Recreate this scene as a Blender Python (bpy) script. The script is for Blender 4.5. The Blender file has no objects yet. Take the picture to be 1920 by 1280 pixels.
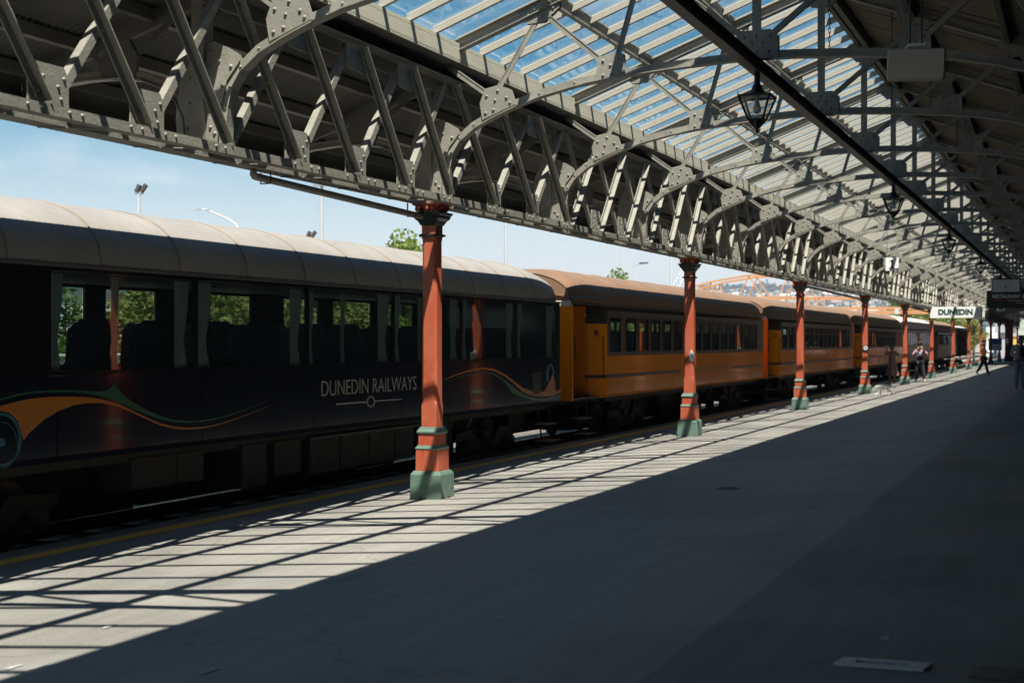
import bpy, math, random
from mathutils import Vector, Matrix
R = math.radians
rnd = random.Random(7)
sc = bpy.context.scene
COL = sc.collection

# ------------------------------------------------------------------ camera, sky, sun, exposure
FPX, HCAM, XV, YV = 2667.0, 1.7, 2033.0, 641.0
TH = math.atan((XV - 960) / FPX); SN, CS = math.sin(TH), math.cos(TH)
cam = bpy.data.cameras.new('camera'); cam.lens = 50.0; cam.sensor_width = 36.0
cam.clip_start = 0.05; cam.clip_end = 9000
cam.dof.use_dof = True; cam.dof.focus_distance = 15.0; cam.dof.aperture_fstop = 3.2
co = bpy.data.objects.new('camera', cam); COL.objects.link(co)
co.location = (0, 0, HCAM); co.rotation_euler = (R(90), 0, TH)
sc.camera = co
SUN = Vector((0.264, -0.432, 1.0)).normalized()          # towards the sun
el = math.asin(SUN.z); az = math.atan2(SUN.x, SUN.y)
w = bpy.data.worlds.new('World'); sc.world = w; w.use_nodes = True
nt = w.node_tree; nt.nodes.clear()
def N(t, k, **kw):
    n = t.nodes.new(k)
    for a, b in kw.items(): setattr(n, a, b)
    return n
out = N(nt, 'ShaderNodeOutputWorld'); bg = N(nt, 'ShaderNodeBackground'); bg.inputs[1].default_value = 0.05
sky = N(nt, 'ShaderNodeTexSky', sky_type='NISHITA'); sky.sun_disc = False
sky.sun_elevation = el; sky.sun_rotation = az; sky.ozone_density = 4.0; sky.air_density = 1.0; sky.dust_density = 0.5
tc = N(nt, 'ShaderNodeTexCoord'); mp = N(nt, 'ShaderNodeMapping'); mp.inputs['Scale'].default_value = (1, 1, 3.2)
cn = N(nt, 'ShaderNodeTexNoise'); cn.inputs['Scale'].default_value = 3.1; cn.inputs['Detail'].default_value = 9; cn.inputs['Roughness'].default_value = .58
cr = N(nt, 'ShaderNodeValToRGB'); cr.color_ramp.elements[0].position = .50; cr.color_ramp.elements[1].position = .68
sp = N(nt, 'ShaderNodeSeparateXYZ')
lo = N(nt, 'ShaderNodeMapRange'); lo.inputs[1].default_value = .03; lo.inputs[2].default_value = .16; lo.inputs[3].default_value = .85; lo.inputs[4].default_value = .0
mul = N(nt, 'ShaderNodeMath', operation='MULTIPLY'); mul.inputs[1].default_value = .6
mx0 = N(nt, 'ShaderNodeMath', operation='MAXIMUM')
mx = N(nt, 'ShaderNodeMix', data_type='RGBA'); mx.inputs[7].default_value = (8.7, 9.0, 9.3, 1)
L = nt.links.new
L(tc.outputs['Generated'], mp.inputs[0]); L(mp.outputs[0], cn.inputs['Vector']); L(cn.outputs[0], cr.inputs[0])
L(tc.outputs['Generated'], sp.inputs[0]); L(sp.outputs[2], lo.inputs[0])
hi = N(nt, 'ShaderNodeMapRange'); hi.inputs[1].default_value = .3; hi.inputs[2].default_value = .62; hi.inputs[3].default_value = 1; hi.inputs[4].default_value = .12
m3 = N(nt, 'ShaderNodeMath', operation='MULTIPLY'); L(sp.outputs[2], hi.inputs[0]); L(cr.outputs[0], m3.inputs[0]); L(hi.outputs[0], m3.inputs[1]); L(m3.outputs[0], mul.inputs[0]); L(mul.outputs[0], mx0.inputs[0]); L(lo.outputs[0], mx0.inputs[1])
L(mx0.outputs[0], mx.inputs[0])
hs = N(nt, 'ShaderNodeHueSaturation'); hs.inputs['Hue'].default_value = .48; hs.inputs['Saturation'].default_value = 1.6; hs.inputs['Value'].default_value = .82
L(sky.outputs[0], hs.inputs['Color']); L(hs.outputs[0], mx.inputs[6]); L(mx.outputs[2], bg.inputs[0]); L(bg.outputs[0], out.inputs[0])
sl = bpy.data.lights.new('sun', 'SUN'); sl.energy = 5.0; sl.angle = R(.53); sl.color = (1.0, .915, .80)
so = bpy.data.objects.new('sun', sl); COL.objects.link(so); so.rotation_euler = SUN.to_track_quat('Z', 'Y').to_euler(); so.location = (10, -10, 40)
sc.view_settings.view_transform = 'Standard'; sc.view_settings.look = 'None'
sc.view_settings.exposure = 1.28; sc.view_settings.gamma = 1; sc.view_settings.use_curve_mapping = False
sc.cycles.max_bounces = 8; sc.cycles.transparent_max_bounces = 24; sc.cycles.transmission_bounces = 6
sc.cycles.diffuse_bounces = 4; sc.cycles.glossy_bounces = 4; sc.cycles.use_denoising = True

# sight lines of the survey: a picture point carried out to a plane of the place
def onY(x, y, Y):
    u = (x - 960) / FPX; t = Y / (u * SN + CS); return t * (u * CS - SN), HCAM + t * (YV - y) / FPX
def onX(x, y, X):
    u = (x - 960) / FPX; t = X / (u * CS - SN); return t * (u * SN + CS), HCAM + t * (YV - y) / FPX

# ------------------------------------------------------------------ materials
MC = {}
def mat(name, col, rough=.6, metal=0., var=.12, vs=6., bump=0., bs=40., col2=None, spec=.5, coat=0., streak=None, dirt=0., emit=None):
    if name in MC: return MC[name]
    m = bpy.data.materials.new(name); m.use_nodes = True; t = m.node_tree; t.nodes.clear()
    o = N(t, 'ShaderNodeOutputMaterial'); p = N(t, 'ShaderNodeBsdfPrincipled')
    p.inputs['Roughness'].default_value = rough; p.inputs['Metallic'].default_value = metal
    p.inputs['Specular IOR Level'].default_value = spec
    if coat: p.inputs['Coat Weight'].default_value = coat; p.inputs['Coat Roughness'].default_value = .06
    c = tuple(col) + (1,)
    tcn = N(t, 'ShaderNodeTexCoord'); mpn = N(t, 'ShaderNodeMapping')
    if streak: mpn.inputs['Scale'].default_value = streak
    t.links.new(tcn.outputs['Object'], mpn.inputs[0])
    n = N(t, 'ShaderNodeTexNoise'); n.inputs['Scale'].default_value = vs; n.inputs['Detail'].default_value = 6; n.inputs['Roughness'].default_value = .65
    t.links.new(mpn.outputs[0], n.inputs['Vector'])
    r = N(t, 'ShaderNodeValToRGB'); r.color_ramp.elements[0].position = .32; r.color_ramp.elements[1].position = .7
    c2 = tuple(col2) + (1,) if col2 else tuple(min(1, x * (1 + var)) for x in col) + (1,)
    c1 = tuple(x * (1 - var) for x in col) + (1,) if not col2 else c
    r.color_ramp.elements[0].color = c1; r.color_ramp.elements[1].color = c2
    t.links.new(n.outputs[0], r.inputs[0])
    src = r.outputs[0]
    if dirt:
        n2 = N(t, 'ShaderNodeTexNoise'); n2.inputs['Scale'].default_value = vs * 4.3; n2.inputs['Detail'].default_value = 8; n2.inputs['Roughness'].default_value = .75
        t.links.new(tcn.outputs['Object'], n2.inputs['Vector'])
        rr = N(t, 'ShaderNodeValToRGB'); rr.color_ramp.elements[0].position = .52; rr.color_ramp.elements[1].position = .75
        t.links.new(n2.outputs[0], rr.inputs[0])
        mm = N(t, 'ShaderNodeMath', operation='MULTIPLY'); mm.inputs[1].default_value = dirt; t.links.new(rr.outputs[0], mm.inputs[0])
        mi = N(t, 'ShaderNodeMix', data_type='RGBA'); mi.inputs[7].default_value = (.10, .075, .055, 1)
        t.links.new(mm.outputs[0], mi.inputs[0]); t.links.new(src, mi.inputs[6]); src = mi.outputs[2]
    t.links.new(src, p.inputs['Base Color'])
    if bump:
        b = N(t, 'ShaderNodeBump'); b.inputs['Strength'].default_value = bump; b.inputs['Distance'].default_value = .01
        n3 = N(t, 'ShaderNodeTexNoise'); n3.inputs['Scale'].default_value = bs; n3.inputs['Detail'].default_value = 5
        t.links.new(mpn.outputs[0] if streak else tcn.outputs['Object'], n3.inputs['Vector']); t.links.new(n3.outputs[0], b.inputs['Height']); t.links.new(b.outputs[0], p.inputs['Normal'])
    if emit: p.inputs['Emission Color'].default_value = tuple(emit[:3]) + (1,); p.inputs['Emission Strength'].default_value = emit[3]
    t.links.new(p.outputs[0], o.inputs[0]); MC[name] = m; return m

def glass(name, tint, refl=.9, milk=0., milkcol=(.6, .62, .62), ior=1.5, rough=.0, scale=3.):
    m = bpy.data.materials.new(name); m.use_nodes = True; t = m.node_tree; t.nodes.clear(); k = t.links.new
    o = N(t, 'ShaderNodeOutputMaterial'); tr = N(t, 'ShaderNodeBsdfTransparent'); tr.inputs[0].default_value = tuple(tint) + (1,)
    g = N(t, 'ShaderNodeBsdfGlossy'); g.inputs['Roughness'].default_value = rough; g.inputs[0].default_value = (refl, refl, refl, 1)
    fr = N(t, 'ShaderNodeFresnel'); ge = N(t, 'ShaderNodeNewGeometry'); mr_ = N(t, 'ShaderNodeMapRange'); mr_.inputs[3].default_value = ior; mr_.inputs[4].default_value = 1 / ior
    k(ge.outputs['Backfacing'], mr_.inputs[0]); k(mr_.outputs[0], fr.inputs[0])
    bp = N(t, 'ShaderNodeBump'); bp.inputs['Strength'].default_value = .12; bp.inputs['Distance'].default_value = .02
    nb = N(t, 'ShaderNodeTexNoise'); nb.inputs['Scale'].default_value = 2.2; tcn = N(t, 'ShaderNodeTexCoord'); k(tcn.outputs['Object'], nb.inputs['Vector'])
    k(nb.outputs[0], bp.inputs['Height']); k(bp.outputs[0], g.inputs['Normal'])
    a = N(t, 'ShaderNodeMixShader'); k(fr.outputs[0], a.inputs[0]); k(tr.outputs[0], a.inputs[1]); k(g.outputs[0], a.inputs[2]); last = a
    if milk:
        d = N(t, 'ShaderNodeBsdfTranslucent'); d.inputs[0].default_value = tuple(milkcol) + (1,)
        d2 = N(t, 'ShaderNodeBsdfDiffuse'); d2.inputs[0].default_value = tuple(milkcol) + (1,)
        dd = N(t, 'ShaderNodeMixShader'); dd.inputs[0].default_value = .35; k(d.outputs[0], dd.inputs[1]); k(d2.outputs[0], dd.inputs[2])
        mpn = N(t, 'ShaderNodeMapping'); mpn.inputs['Scale'].default_value = (.5, 2.2, 1); k(tcn.outputs['Object'], mpn.inputs[0])
        n = N(t, 'ShaderNodeTexNoise'); n.inputs['Scale'].default_value = scale; n.inputs['Detail'].default_value = 7; n.inputs['Roughness'].default_value = .7; k(mpn.outputs[0], n.inputs['Vector'])
        r = N(t, 'ShaderNodeValToRGB'); r.color_ramp.elements[0].position = .48; r.color_ramp.elements[1].position = .72
        r.color_ramp.elements[0].color = (milk * .35,) * 3 + (1,); r.color_ramp.elements[1].color = (min(1, milk * 2.2),) * 3 + (1,)
        k(n.outputs[0], r.inputs[0])
        b = N(t, 'ShaderNodeMixShader'); k(r.outputs[0], b.inputs[0]); k(a.outputs[0], b.inputs[1]); k(dd.outputs[0], b.inputs[2]); last = b
    k(last.outputs[0], o.inputs[0]); return m

STEEL = mat('grey_green_paint', (.262, .252, .218), .5, var=.22, vs=2.2, bump=.35, bs=45, dirt=.5)
STEELD = mat('dark_grey_paint_and_shade', (.12, .115, .10), .55, var=.2, vs=2.5, bump=.3, bs=60, dirt=.3)  # darker steel tone; on the awning brackets it stands for shade
BLACKM = mat('black_paint', (.012, .012, .012), .35, var=.3, vs=10)
RED = mat('red_oxide_paint', (.36, .055, .024), .5, var=.16, vs=6, bump=.3, bs=70, dirt=.45, col2=(.46, .13, .065), streak=(1, 1, .35))
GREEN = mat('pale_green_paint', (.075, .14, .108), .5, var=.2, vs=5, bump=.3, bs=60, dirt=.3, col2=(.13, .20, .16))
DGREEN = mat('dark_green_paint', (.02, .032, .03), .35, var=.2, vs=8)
CREAM = mat('cream_timber', (.56, .53, .43), .6, var=.07, vs=3, bump=.2, bs=50, streak=(1, .3, 1), dirt=.12)
BARM = mat('glazing_bar_timber', (.42, .385, .32), .6, var=.08, vs=3, bump=.15, bs=40)
CORR = mat('corrugated_iron_grey', (.095, .092, .084), .6, var=.25, vs=1.4, dirt=.4)
BOARD = mat('ceiling_boards', (.15, .12, .088), .75, var=.3, vs=2.0, bump=.4, bs=14, streak=(.25, 4, 1), dirt=.3)
GLROOF = glass('roof_glass', (.87, .92, .925), milk=.014)
ASPH = None

# ------------------------------------------------------------------ mesh helpers
class MB:
    def __init__(s): s.v = []; s.f = []; s.sm = []
    def add(s, vs, fs, smooth=False):
        b = len(s.v); s.v += [tuple(p) for p in vs]; s.f += [tuple(i + b for i in f) for f in fs]; s.sm += [smooth] * len(fs); return s
    def box(s, x0, x1, y0, y1, z0, z1):
        return s.add([(x0, y0, z0), (x1, y0, z0), (x1, y1, z0), (x0, y1, z0), (x0, y0, z1), (x1, y0, z1), (x1, y1, z1), (x0, y1, z1)],
                     [(0, 3, 2, 1), (4, 5, 6, 7), (0, 1, 5, 4), (1, 2, 6, 5), (2, 3, 7, 6), (3, 0, 4, 7)])
    def bar(s, p, q, w, h, up=(0, 0, 1), offw=0., offh=0.):      # w across, h along up
        p, q, up = Vector(p), Vector(q), Vector(up); d = (q - p).normalized(); a = d.cross(up).normalized(); b = a.cross(d).normalized()
        vs = []
        for c in (p, q):
            for i, j in ((-1, -1), (1, -1), (1, 1), (-1, 1)): vs.append(c + a * (offw + i * w / 2) + b * (offh + j * h / 2))
        return s.add(vs, [(0, 1, 2, 3), (7, 6, 5, 4), (0, 4, 5, 1), (1, 5, 6, 2), (2, 6, 7, 3), (3, 7, 4, 0)])
    def prism(s, pts, axis, a, b, smooth=False):                   # polygon pts extruded along axis from a to b
        def P(u, v, t): return {'x': (t, u, v), 'y': (u, t, v), 'z': (u, v, t)}[axis]
        n = len(pts)
        ar = sum(pts[i][0] * pts[(i + 1) % n][1] - pts[(i + 1) % n][0] * pts[i][1] for i in range(n))
        if (ar > 0) == (axis == 'y'): pts = pts[::-1]
        vs = [P(u, v, a) for u, v in pts] + [P(u, v, b) for u, v in pts]
        fs = [tuple(reversed(range(n))), tuple(range(n, 2 * n))] + [(i, (i + 1) % n, n + (i + 1) % n, n + i) for i in range(n)]
        return s.add(vs, fs, smooth)
    def strip(s, rows, smooth=True, closed=False):                 # rows of equal-length point lists
        n = len(rows[0]); vs = [p for r in rows for p in r]; fs = []
        for i in range(len(rows) - 1):
            for j in range(n if closed else n - 1): fs.append((i * n + j, i * n + (j + 1) % n, (i + 1) * n + (j + 1) % n, (i + 1) * n + j))
        return s.add(vs, fs, smooth)
    def rings(s, rs, smooth=False, cap=True):                      # rs: list of closed rings
        n = len(rs[0]); b = len(s.v); s.strip(rs, smooth, True)
        if cap: s.add(rs[0], [tuple(reversed(range(n)))]); s.add(rs[-1], [tuple(range(n))])
        return s
    def lathe(s, prof, c=(0, 0, 0), n=16, axis='z', smooth=True):
        rs = []
        for r, h in prof:
            ring = []
            for i in range(n):
                a = 2 * math.pi * i / n; u, v = r * math.cos(a), r * math.sin(a)
                ring.append({'z': (c[0] + u, c[1] + v, c[2] + h), 'x': (c[0] + h, c[1] + u, c[2] + v), 'y': (c[0] + v, c[1] + h, c[2] + u)}[axis])
            rs.append(ring)
        return s.rings(rs, smooth)
    def tube(s, path, r, n=8, smooth=True):
        path = [Vector(p) for p in path]; rs = []
        for i, p in enumerate(path):
            d = (path[min(i + 1, len(path) - 1)] - path[max(i - 1, 0)]).normalized()
            up = Vector((0, 0, 1)) if abs(d.z) < .95 else Vector((1, 0, 0)); a = d.cross(up).normalized(); b = a.cross(d)
            rr = r[i] if isinstance(r, (list, tuple)) else r
            rs.append([p + (a * math.cos(t) + b * math.sin(t)) * rr for t in (2 * math.pi * k / n for k in range(n))])
        return s.rings(rs, smooth)
    def rivet(s, p, nrm, r=.017):
        p, nrm = Vector(p), Vector(nrm); a = nrm.orthogonal().normalized(); b = nrm.cross(a); n = 7
        r1 = [p + (a * math.cos(t) + b * math.sin(t)) * r for t in (2 * math.pi * k / n for k in range(n))]
        r2 = [p + nrm * r * .75 + (a * math.cos(t) + b * math.sin(t)) * r * .62 for t in (2 * math.pi * k / n for k in range(n))]
        vs = r1 + r2 + [p + nrm * r * .95]
        return s.add(vs, [(i, (i + 1) % n, n + (i + 1) % n, n + i) for i in range(n)] + [(n + i, n + (i + 1) % n, 2 * n) for i in range(n)], True)
    def mesh(s, name, m, off=(0, 0, 0)):
        me = bpy.data.meshes.new(name); o = off
        me.from_pydata([(x - o[0], y - o[1], z - o[2]) for x, y, z in s.v], [], s.f)
        me.polygons.foreach_set('use_smooth', s.sm)
        if m: me.materials.append(m)
        me.update(); return me
def tag(o, label=None, cat=None, group=None, kind=None):
    if label: o['label'] = label
    if cat: o['category'] = cat
    if group: o['group'] = group
    if kind: o['kind'] = kind
    return o
def link(name, me, parent=None, loc=None, rz=None):
    o = bpy.data.objects.new(name, me); COL.objects.link(o)
    if parent is not None: o.parent = parent
    if loc is not None: o.location = loc
    if rz is not None: o.rotation_euler = (0, 0, rz)
    return o
def thing(name, label, cat, loc=(0, 0, 0), rz=0, group=None):
    o = link(name, None, None, loc, rz); o.empty_display_size = .3; return tag(o, label, cat, group)
def struct(name, mb, m): return tag(link(name, mb.mesh(name, m)), kind='structure')
def part(name, mb, m, parent, off=(0, 0, 0)): return link(name, mb.mesh(name, m, off), parent)
CACHE = {}
def cpart(key, name, fn, m, parent, loc=None, off=(0, 0, 0)):     # a part whose mesh is shared between alike pieces
    if key not in CACHE:
        b = MB(); fn(b); CACHE[key] = b.mesh(name, m, off)
    return link(name, CACHE[key], parent, loc)
def text_mesh(s, size, ext=.004, bold=0., sx=1., align='CENTER'):
    c = bpy.data.curves.new('lettering', 'FONT'); c.body = s; c.size = size; c.extrude = ext; c.offset = bold; c.align_x = align; c.align_y = 'CENTER'; c.space_character = 1.0
    o = bpy.data.objects.new('lettering', c); COL.objects.link(o)
    bpy.context.view_layer.update()
    me = bpy.data.meshes.new_from_object(o.evaluated_get(bpy.context.evaluated_depsgraph_get()))
    bpy.data.objects.remove(o); bpy.data.curves.remove(c)
    for v in me.vertices: v.co.x *= sx
    return me
def text(s, size, m, parent, loc, face, ext=.004, bold=0., sx=1., name='lettering', align='CENTER'):
    me = text_mesh(s, size, ext, bold, sx, align); me.materials.clear(); me.materials.append(m)
    o = link(name, me, parent, loc)
    o.rotation_euler = {'x': (R(90), 0, R(90)), '-y': (R(90), 0, 0)}[face]; return o
ORD = ['nearest', 'second', 'third', 'fourth', 'fifth', 'sixth', 'seventh', 'eighth', 'ninth', 'tenth', 'eleventh', 'twelfth', 'thirteenth', 'fourteenth', 'fifteenth', 'sixteenth']
#@@SETTING
# ------------------------------------------------------------------ the setting
G = .045; AX = 6.55; RX = -3.02           # cross fall of the platform, column line, roof ridge
def gz(x): return G * (x + AX)
def asphalt(name, c1, c2, rough, patch=1.0):
    m = bpy.data.materials.new(name); m.use_nodes = True; t = m.node_tree; t.nodes.clear(); k = t.links.new
    o = N(t, 'ShaderNodeOutputMaterial'); p = N(t, 'ShaderNodeBsdfPrincipled'); tcn = N(t, 'ShaderNodeTexCoord')
    mp = N(t, 'ShaderNodeMapping'); mp.inputs['Scale'].default_value = (1, .35, 1); k(tcn.outputs['Object'], mp.inputs[0])
    a = N(t, 'ShaderNodeTexNoise'); a.inputs['Scale'].default_value = 1.1; a.inputs['Detail'].default_value = 8; a.inputs['Roughness'].default_value = .62; k(mp.outputs[0], a.inputs['Vector'])
    r = N(t, 'ShaderNodeValToRGB'); r.color_ramp.elements[0].position = .3; r.color_ramp.elements[1].position = .72
    r.color_ramp.elements[0].color = (*c1, 1); r.color_ramp.elements[1].color = (*c2, 1); k(a.outputs[0], r.inputs[0])
    b = N(t, 'ShaderNodeTexNoise'); b.inputs['Scale'].default_value = 95; b.inputs['Detail'].default_value = 4; k(tcn.outputs['Object'], b.inputs['Vector'])
    br = N(t, 'ShaderNodeMapRange'); br.inputs[1].default_value = .3; br.inputs[2].default_value = .7; br.inputs[3].default_value = .74; br.inputs[4].default_value = 1.22; k(b.outputs[0], br.inputs[0])
    mm = N(t, 'ShaderNodeMix', data_type='RGBA', blend_type='MULTIPLY'); mm.inputs[0].default_value = 1; k(r.outputs[0], mm.inputs[6])
    cv = N(t, 'ShaderNodeTexVoronoi', feature='DISTANCE_TO_EDGE'); cv.inputs['Scale'].default_value = .42; dn = N(t, 'ShaderNodeTexNoise'); dn.inputs['Scale'].default_value = 2.2; dn.inputs['Detail'].default_value = 6
    k(tcn.outputs['Object'], dn.inputs['Vector']); dm = N(t, 'ShaderNodeMix', data_type='RGBA', blend_type='LINEAR_LIGHT'); dm.inputs[0].default_value = .35; k(tcn.outputs['Object'], dm.inputs[6]); k(dn.outputs['Color'], dm.inputs[7]); k(dm.outputs[2], cv.inputs['Vector'])
    cc = N(t, 'ShaderNodeMapRange'); cc.inputs[1].default_value = .002; cc.inputs[2].default_value = .010; cc.inputs[3].default_value = .8; cc.inputs[4].default_value = 1; k(cv.outputs['Distance'], cc.inputs[0])
    pn = N(t, 'ShaderNodeTexNoise'); pn.inputs['Scale'].default_value = .33; pn.inputs['Detail'].default_value = 3; k(tcn.outputs['Object'], pn.inputs['Vector'])
    pr = N(t, 'ShaderNodeMapRange'); pr.inputs[1].default_value = .44; pr.inputs[2].default_value = .50; pr.inputs[3].default_value = .86; pr.inputs[4].default_value = 1.06; k(pn.outputs[0], pr.inputs[0])
    sm = N(t, 'ShaderNodeMapping'); sm.inputs['Scale'].default_value = (7, .35, 1); k(tcn.outputs['Object'], sm.inputs[0]); sn = N(t, 'ShaderNodeTexNoise'); sn.inputs['Scale'].default_value = 1.3; sn.inputs['Detail'].default_value = 5; k(sm.outputs[0], sn.inputs['Vector'])
    sr = N(t, 'ShaderNodeMapRange'); sr.inputs[1].default_value = .35; sr.inputs[2].default_value = .65; sr.inputs[3].default_value = .93; sr.inputs[4].default_value = 1.07; k(sn.outputs[0], sr.inputs[0])
    q1 = N(t, 'ShaderNodeMath', operation='MULTIPLY'); k(cc.outputs[0], q1.inputs[0]); k(pr.outputs[0], q1.inputs[1]); q2 = N(t, 'ShaderNodeMath', operation='MULTIPLY'); k(q1.outputs[0], q2.inputs[0]); k(sr.outputs[0], q2.inputs[1])
    q3 = N(t, 'ShaderNodeMath', operation='MULTIPLY'); k(q2.outputs[0], q3.inputs[0]); k(br.outputs[0], q3.inputs[1]); k(q3.outputs[0], mm.inputs[7])
    # gum spots
    v = N(t, 'ShaderNodeTexVoronoi'); v.inputs['Scale'].default_value = 1.5; v.inputs['Randomness'].default_value = 1; k(tcn.outputs['Object'], v.inputs['Vector'])
    vr = N(t, 'ShaderNodeValToRGB'); vr.color_ramp.elements[0].position = .022; vr.color_ramp.elements[0].color = (1, 1, 1, 1); vr.color_ramp.elements[1].position = .030; vr.color_ramp.elements[1].color = (0, 0, 0, 1); k(v.outputs['Distance'], vr.inputs[0])
    m2 = N(t, 'ShaderNodeMix', data_type='RGBA'); m2.inputs[7].default_value = (.42, .41, .40, 1); k(vr.outputs[0], m2.inputs[0]); k(mm.outputs[2], m2.inputs[6])
    k(m2.outputs[2], p.inputs['Base Color'])
    rr = N(t, 'ShaderNodeMapRange'); rr.inputs[3].default_value = rough - .12; rr.inputs[4].default_value = rough + .12; k(a.outputs[0], rr.inputs[0]); k(rr.outputs[0], p.inputs['Roughness'])
    bu = N(t, 'ShaderNodeBump'); bu.inputs['Strength'].default_value = .35; bu.inputs['Distance'].default_value = .004; k(b.outputs[0], bu.inputs['Height']); k(bu.outputs[0], p.inputs['Normal'])
    k(p.outputs[0], o.inputs[0]); return m
A1 = asphalt('worn_asphalt', (.205, .195, .178), (.285, .272, .25), .62)
A2 = asphalt('newer_asphalt', (.185, .178, .16), (.242, .234, .214), .7)
BALL = mat('ballast_grey', (.21, .20, .185), .9, var=.35, vs=18, bump=1., bs=60)
DARKG = mat('oily_ballast', (.10, .095, .085), .9, var=.3, vs=18, bump=1., bs=60)
EX = -8.5
Y0P, Y1P = -34, 240
b = MB(); b.add([(-1500, -300, -.52), (3000, -300, -.52), (3000, 4500, -.52), (-3000, 4500, -.52), (-3000, -300, -.52)], [(0, 1, 2, 3, 4)]); struct('ground', b, BALL)
b = MB()
secs = [(EX, -.52), (EX, gz(EX)), (-6, gz(-6)), (-1.8, gz(-1.8)), (2.6, gz(2.6)), (2.6, -.52)]
ys = [Y0P + i * 8 for i in range(36)]
b.strip([[(x, y, z) for x, z in secs] for y in ys][::-1], False)
struct('platform', b, A1)
b = MB()
edge = [(-1.8 + .006 * math.sin(y * 1.7) + .005 * math.sin(y * 4.1)) for y in [Y0P + i * .5 for i in range(500)]]
b.strip([[(e, Y0P + i * .5, gz(e) + .004), (1.31, Y0P + i * .5, gz(1.3) + .004)] for i, e in enumerate(edge)][::-1], False); struct('pavement', b, A2)
YEL = mat('yellow_line_paint', (.88, .46, .09), .6, var=.12, vs=8, dirt=.3)
b = MB(); b.strip([[(-8.13, Y0P + i * 8, gz(-8.13) + .004), (-7.89, Y0P + i * 8, gz(-7.89) + .004)] for i in range(20)][::-1], False); struct('safety_line', b, YEL)
COP = mat('coping_concrete', (.12, .105, .08), .85, var=.35, vs=6, bump=.8, bs=30)
# coping blocks along the edge: separate stones
ce = thing('platform_coping', 'worn concrete coping stones along the platform edge beside the track', 'kerb', (EX, 0, 0))
for i in range(70):
    y = -4 + i * 1.22; key = 'cop%d' % (i % 4)
    def fn(b, q=i % 4):
        r_ = random.Random(q); w1 = .06 + r_.random() * .05
        b.prism([(-.03, -.02), (w1 + .1, .006), (w1 + .1, -.3), (-.02, -.3)], 'y', .012, 1.20 - r_.random() * .02)
    cpart(key, 'coping_stone', fn, COP, ce, (0, y, gz(EX) + .004))
# track bed and rails
b = MB(); b.box(-12.4, EX - .02, Y0P, 330, -.519, -.47); struct('track_bed', b, DARKG)
RAILM = mat('rail_steel', (.30, .30, .31), .16, 1., var=.1); RUST = mat('rusty_rail', (.10, .06, .04), .7, var=.3, vs=12)
SLP = mat('timber_sleeper', (.08, .065, .05), .9, var=.3, vs=9, bump=.6)
def track(xc, label, z=-.5, y0=-30, y1=330, sl=0):
    t = thing('railway_track', label, 'track', (xc, y0, z), group=None)
    for s in (-1, 1):
        o = cpart('rail', 'rail', lambda b: (b.box(-.06, .06, 0, y1 - y0, 0.02, .035), b.box(-.012, .012, 0, y1 - y0, .035, .13), b.box(-.033, .033, 0, y1 - y0, .13, .165)), RUST, t, (s * .555, 0, 0))
        cpart('railtop', 'rail_head', lambda b: b.box(-.029, .029, 0, y1 - y0, .1655, .170), RAILM, o)
    if sl:
        b = MB()
        for i in range(int((y1 - y0) / .75)):
            j = rnd.uniform(-.03, .03); b.box(-1.05 + j, 1.05 + j, i * .75, i * .75 + .22, -.04, .018)
        part('sleepers', b, SLP, t)['kind'] = 'stuff'
track(-9.91, 'railway track beside the platform with the coaches standing on it', z=-.443, sl=1)
track(-14.2, 'railway track immediately behind the standing coaches')
track(-18.0, 'railway track farthest from the platform, nearest the trees')
#@@COLUMNS
# ------------------------------------------------------------------ bays of the station roof
VY = [-24.6, -20.3, -16.0, -11.7, -7.41, -3.12, 1.17, 5.46, 9.75, 14.04, 17.78, 21.47, 24.94, 28.21, 31.88, 35.66, 39.47, 43.28, 46.99]
CI = {6: 0, 9: 1, 12: 2, 15: 3, 18: 4}
for ce_ in (58.1, 68.6, 80.3, 91.6, 103.0, 114, 125.5, 137, 148.5, 160):
    p = VY[-1]; VY += [p + (ce_ - p) / 3, p + 2 * (ce_ - p) / 3, ce_]; CI[len(VY) - 1] = len(CI)
NV = len(VY); colY = {VY[i]: n for i, n in CI.items()}; colY[-11.7] = -1
GLASS_END = 104.0
def near_col(i):
    if i in CI: return CI[i], 0
    j = i
    while j >= 0 and j not in CI: j -= 1
    if j < 0: return None, i
    return CI[j], i - j
def where(i):
    n, d = near_col(i)
    if n is None or n < 0 or VY[i] < -3.5: return '%s bay behind the camera' % ORD[6 - i if i < 6 else 0]
    if n == 0: return ('in line with the camera', 'second bay before the nearest red column', 'last bay before the nearest red column')[d]
    nm = ORD[n - 1]
    return ('directly over the %s red column' % nm) if d == 0 else ('%s bay beyond the %s red column' % (['', 'first', 'second'][d], nm))
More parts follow.
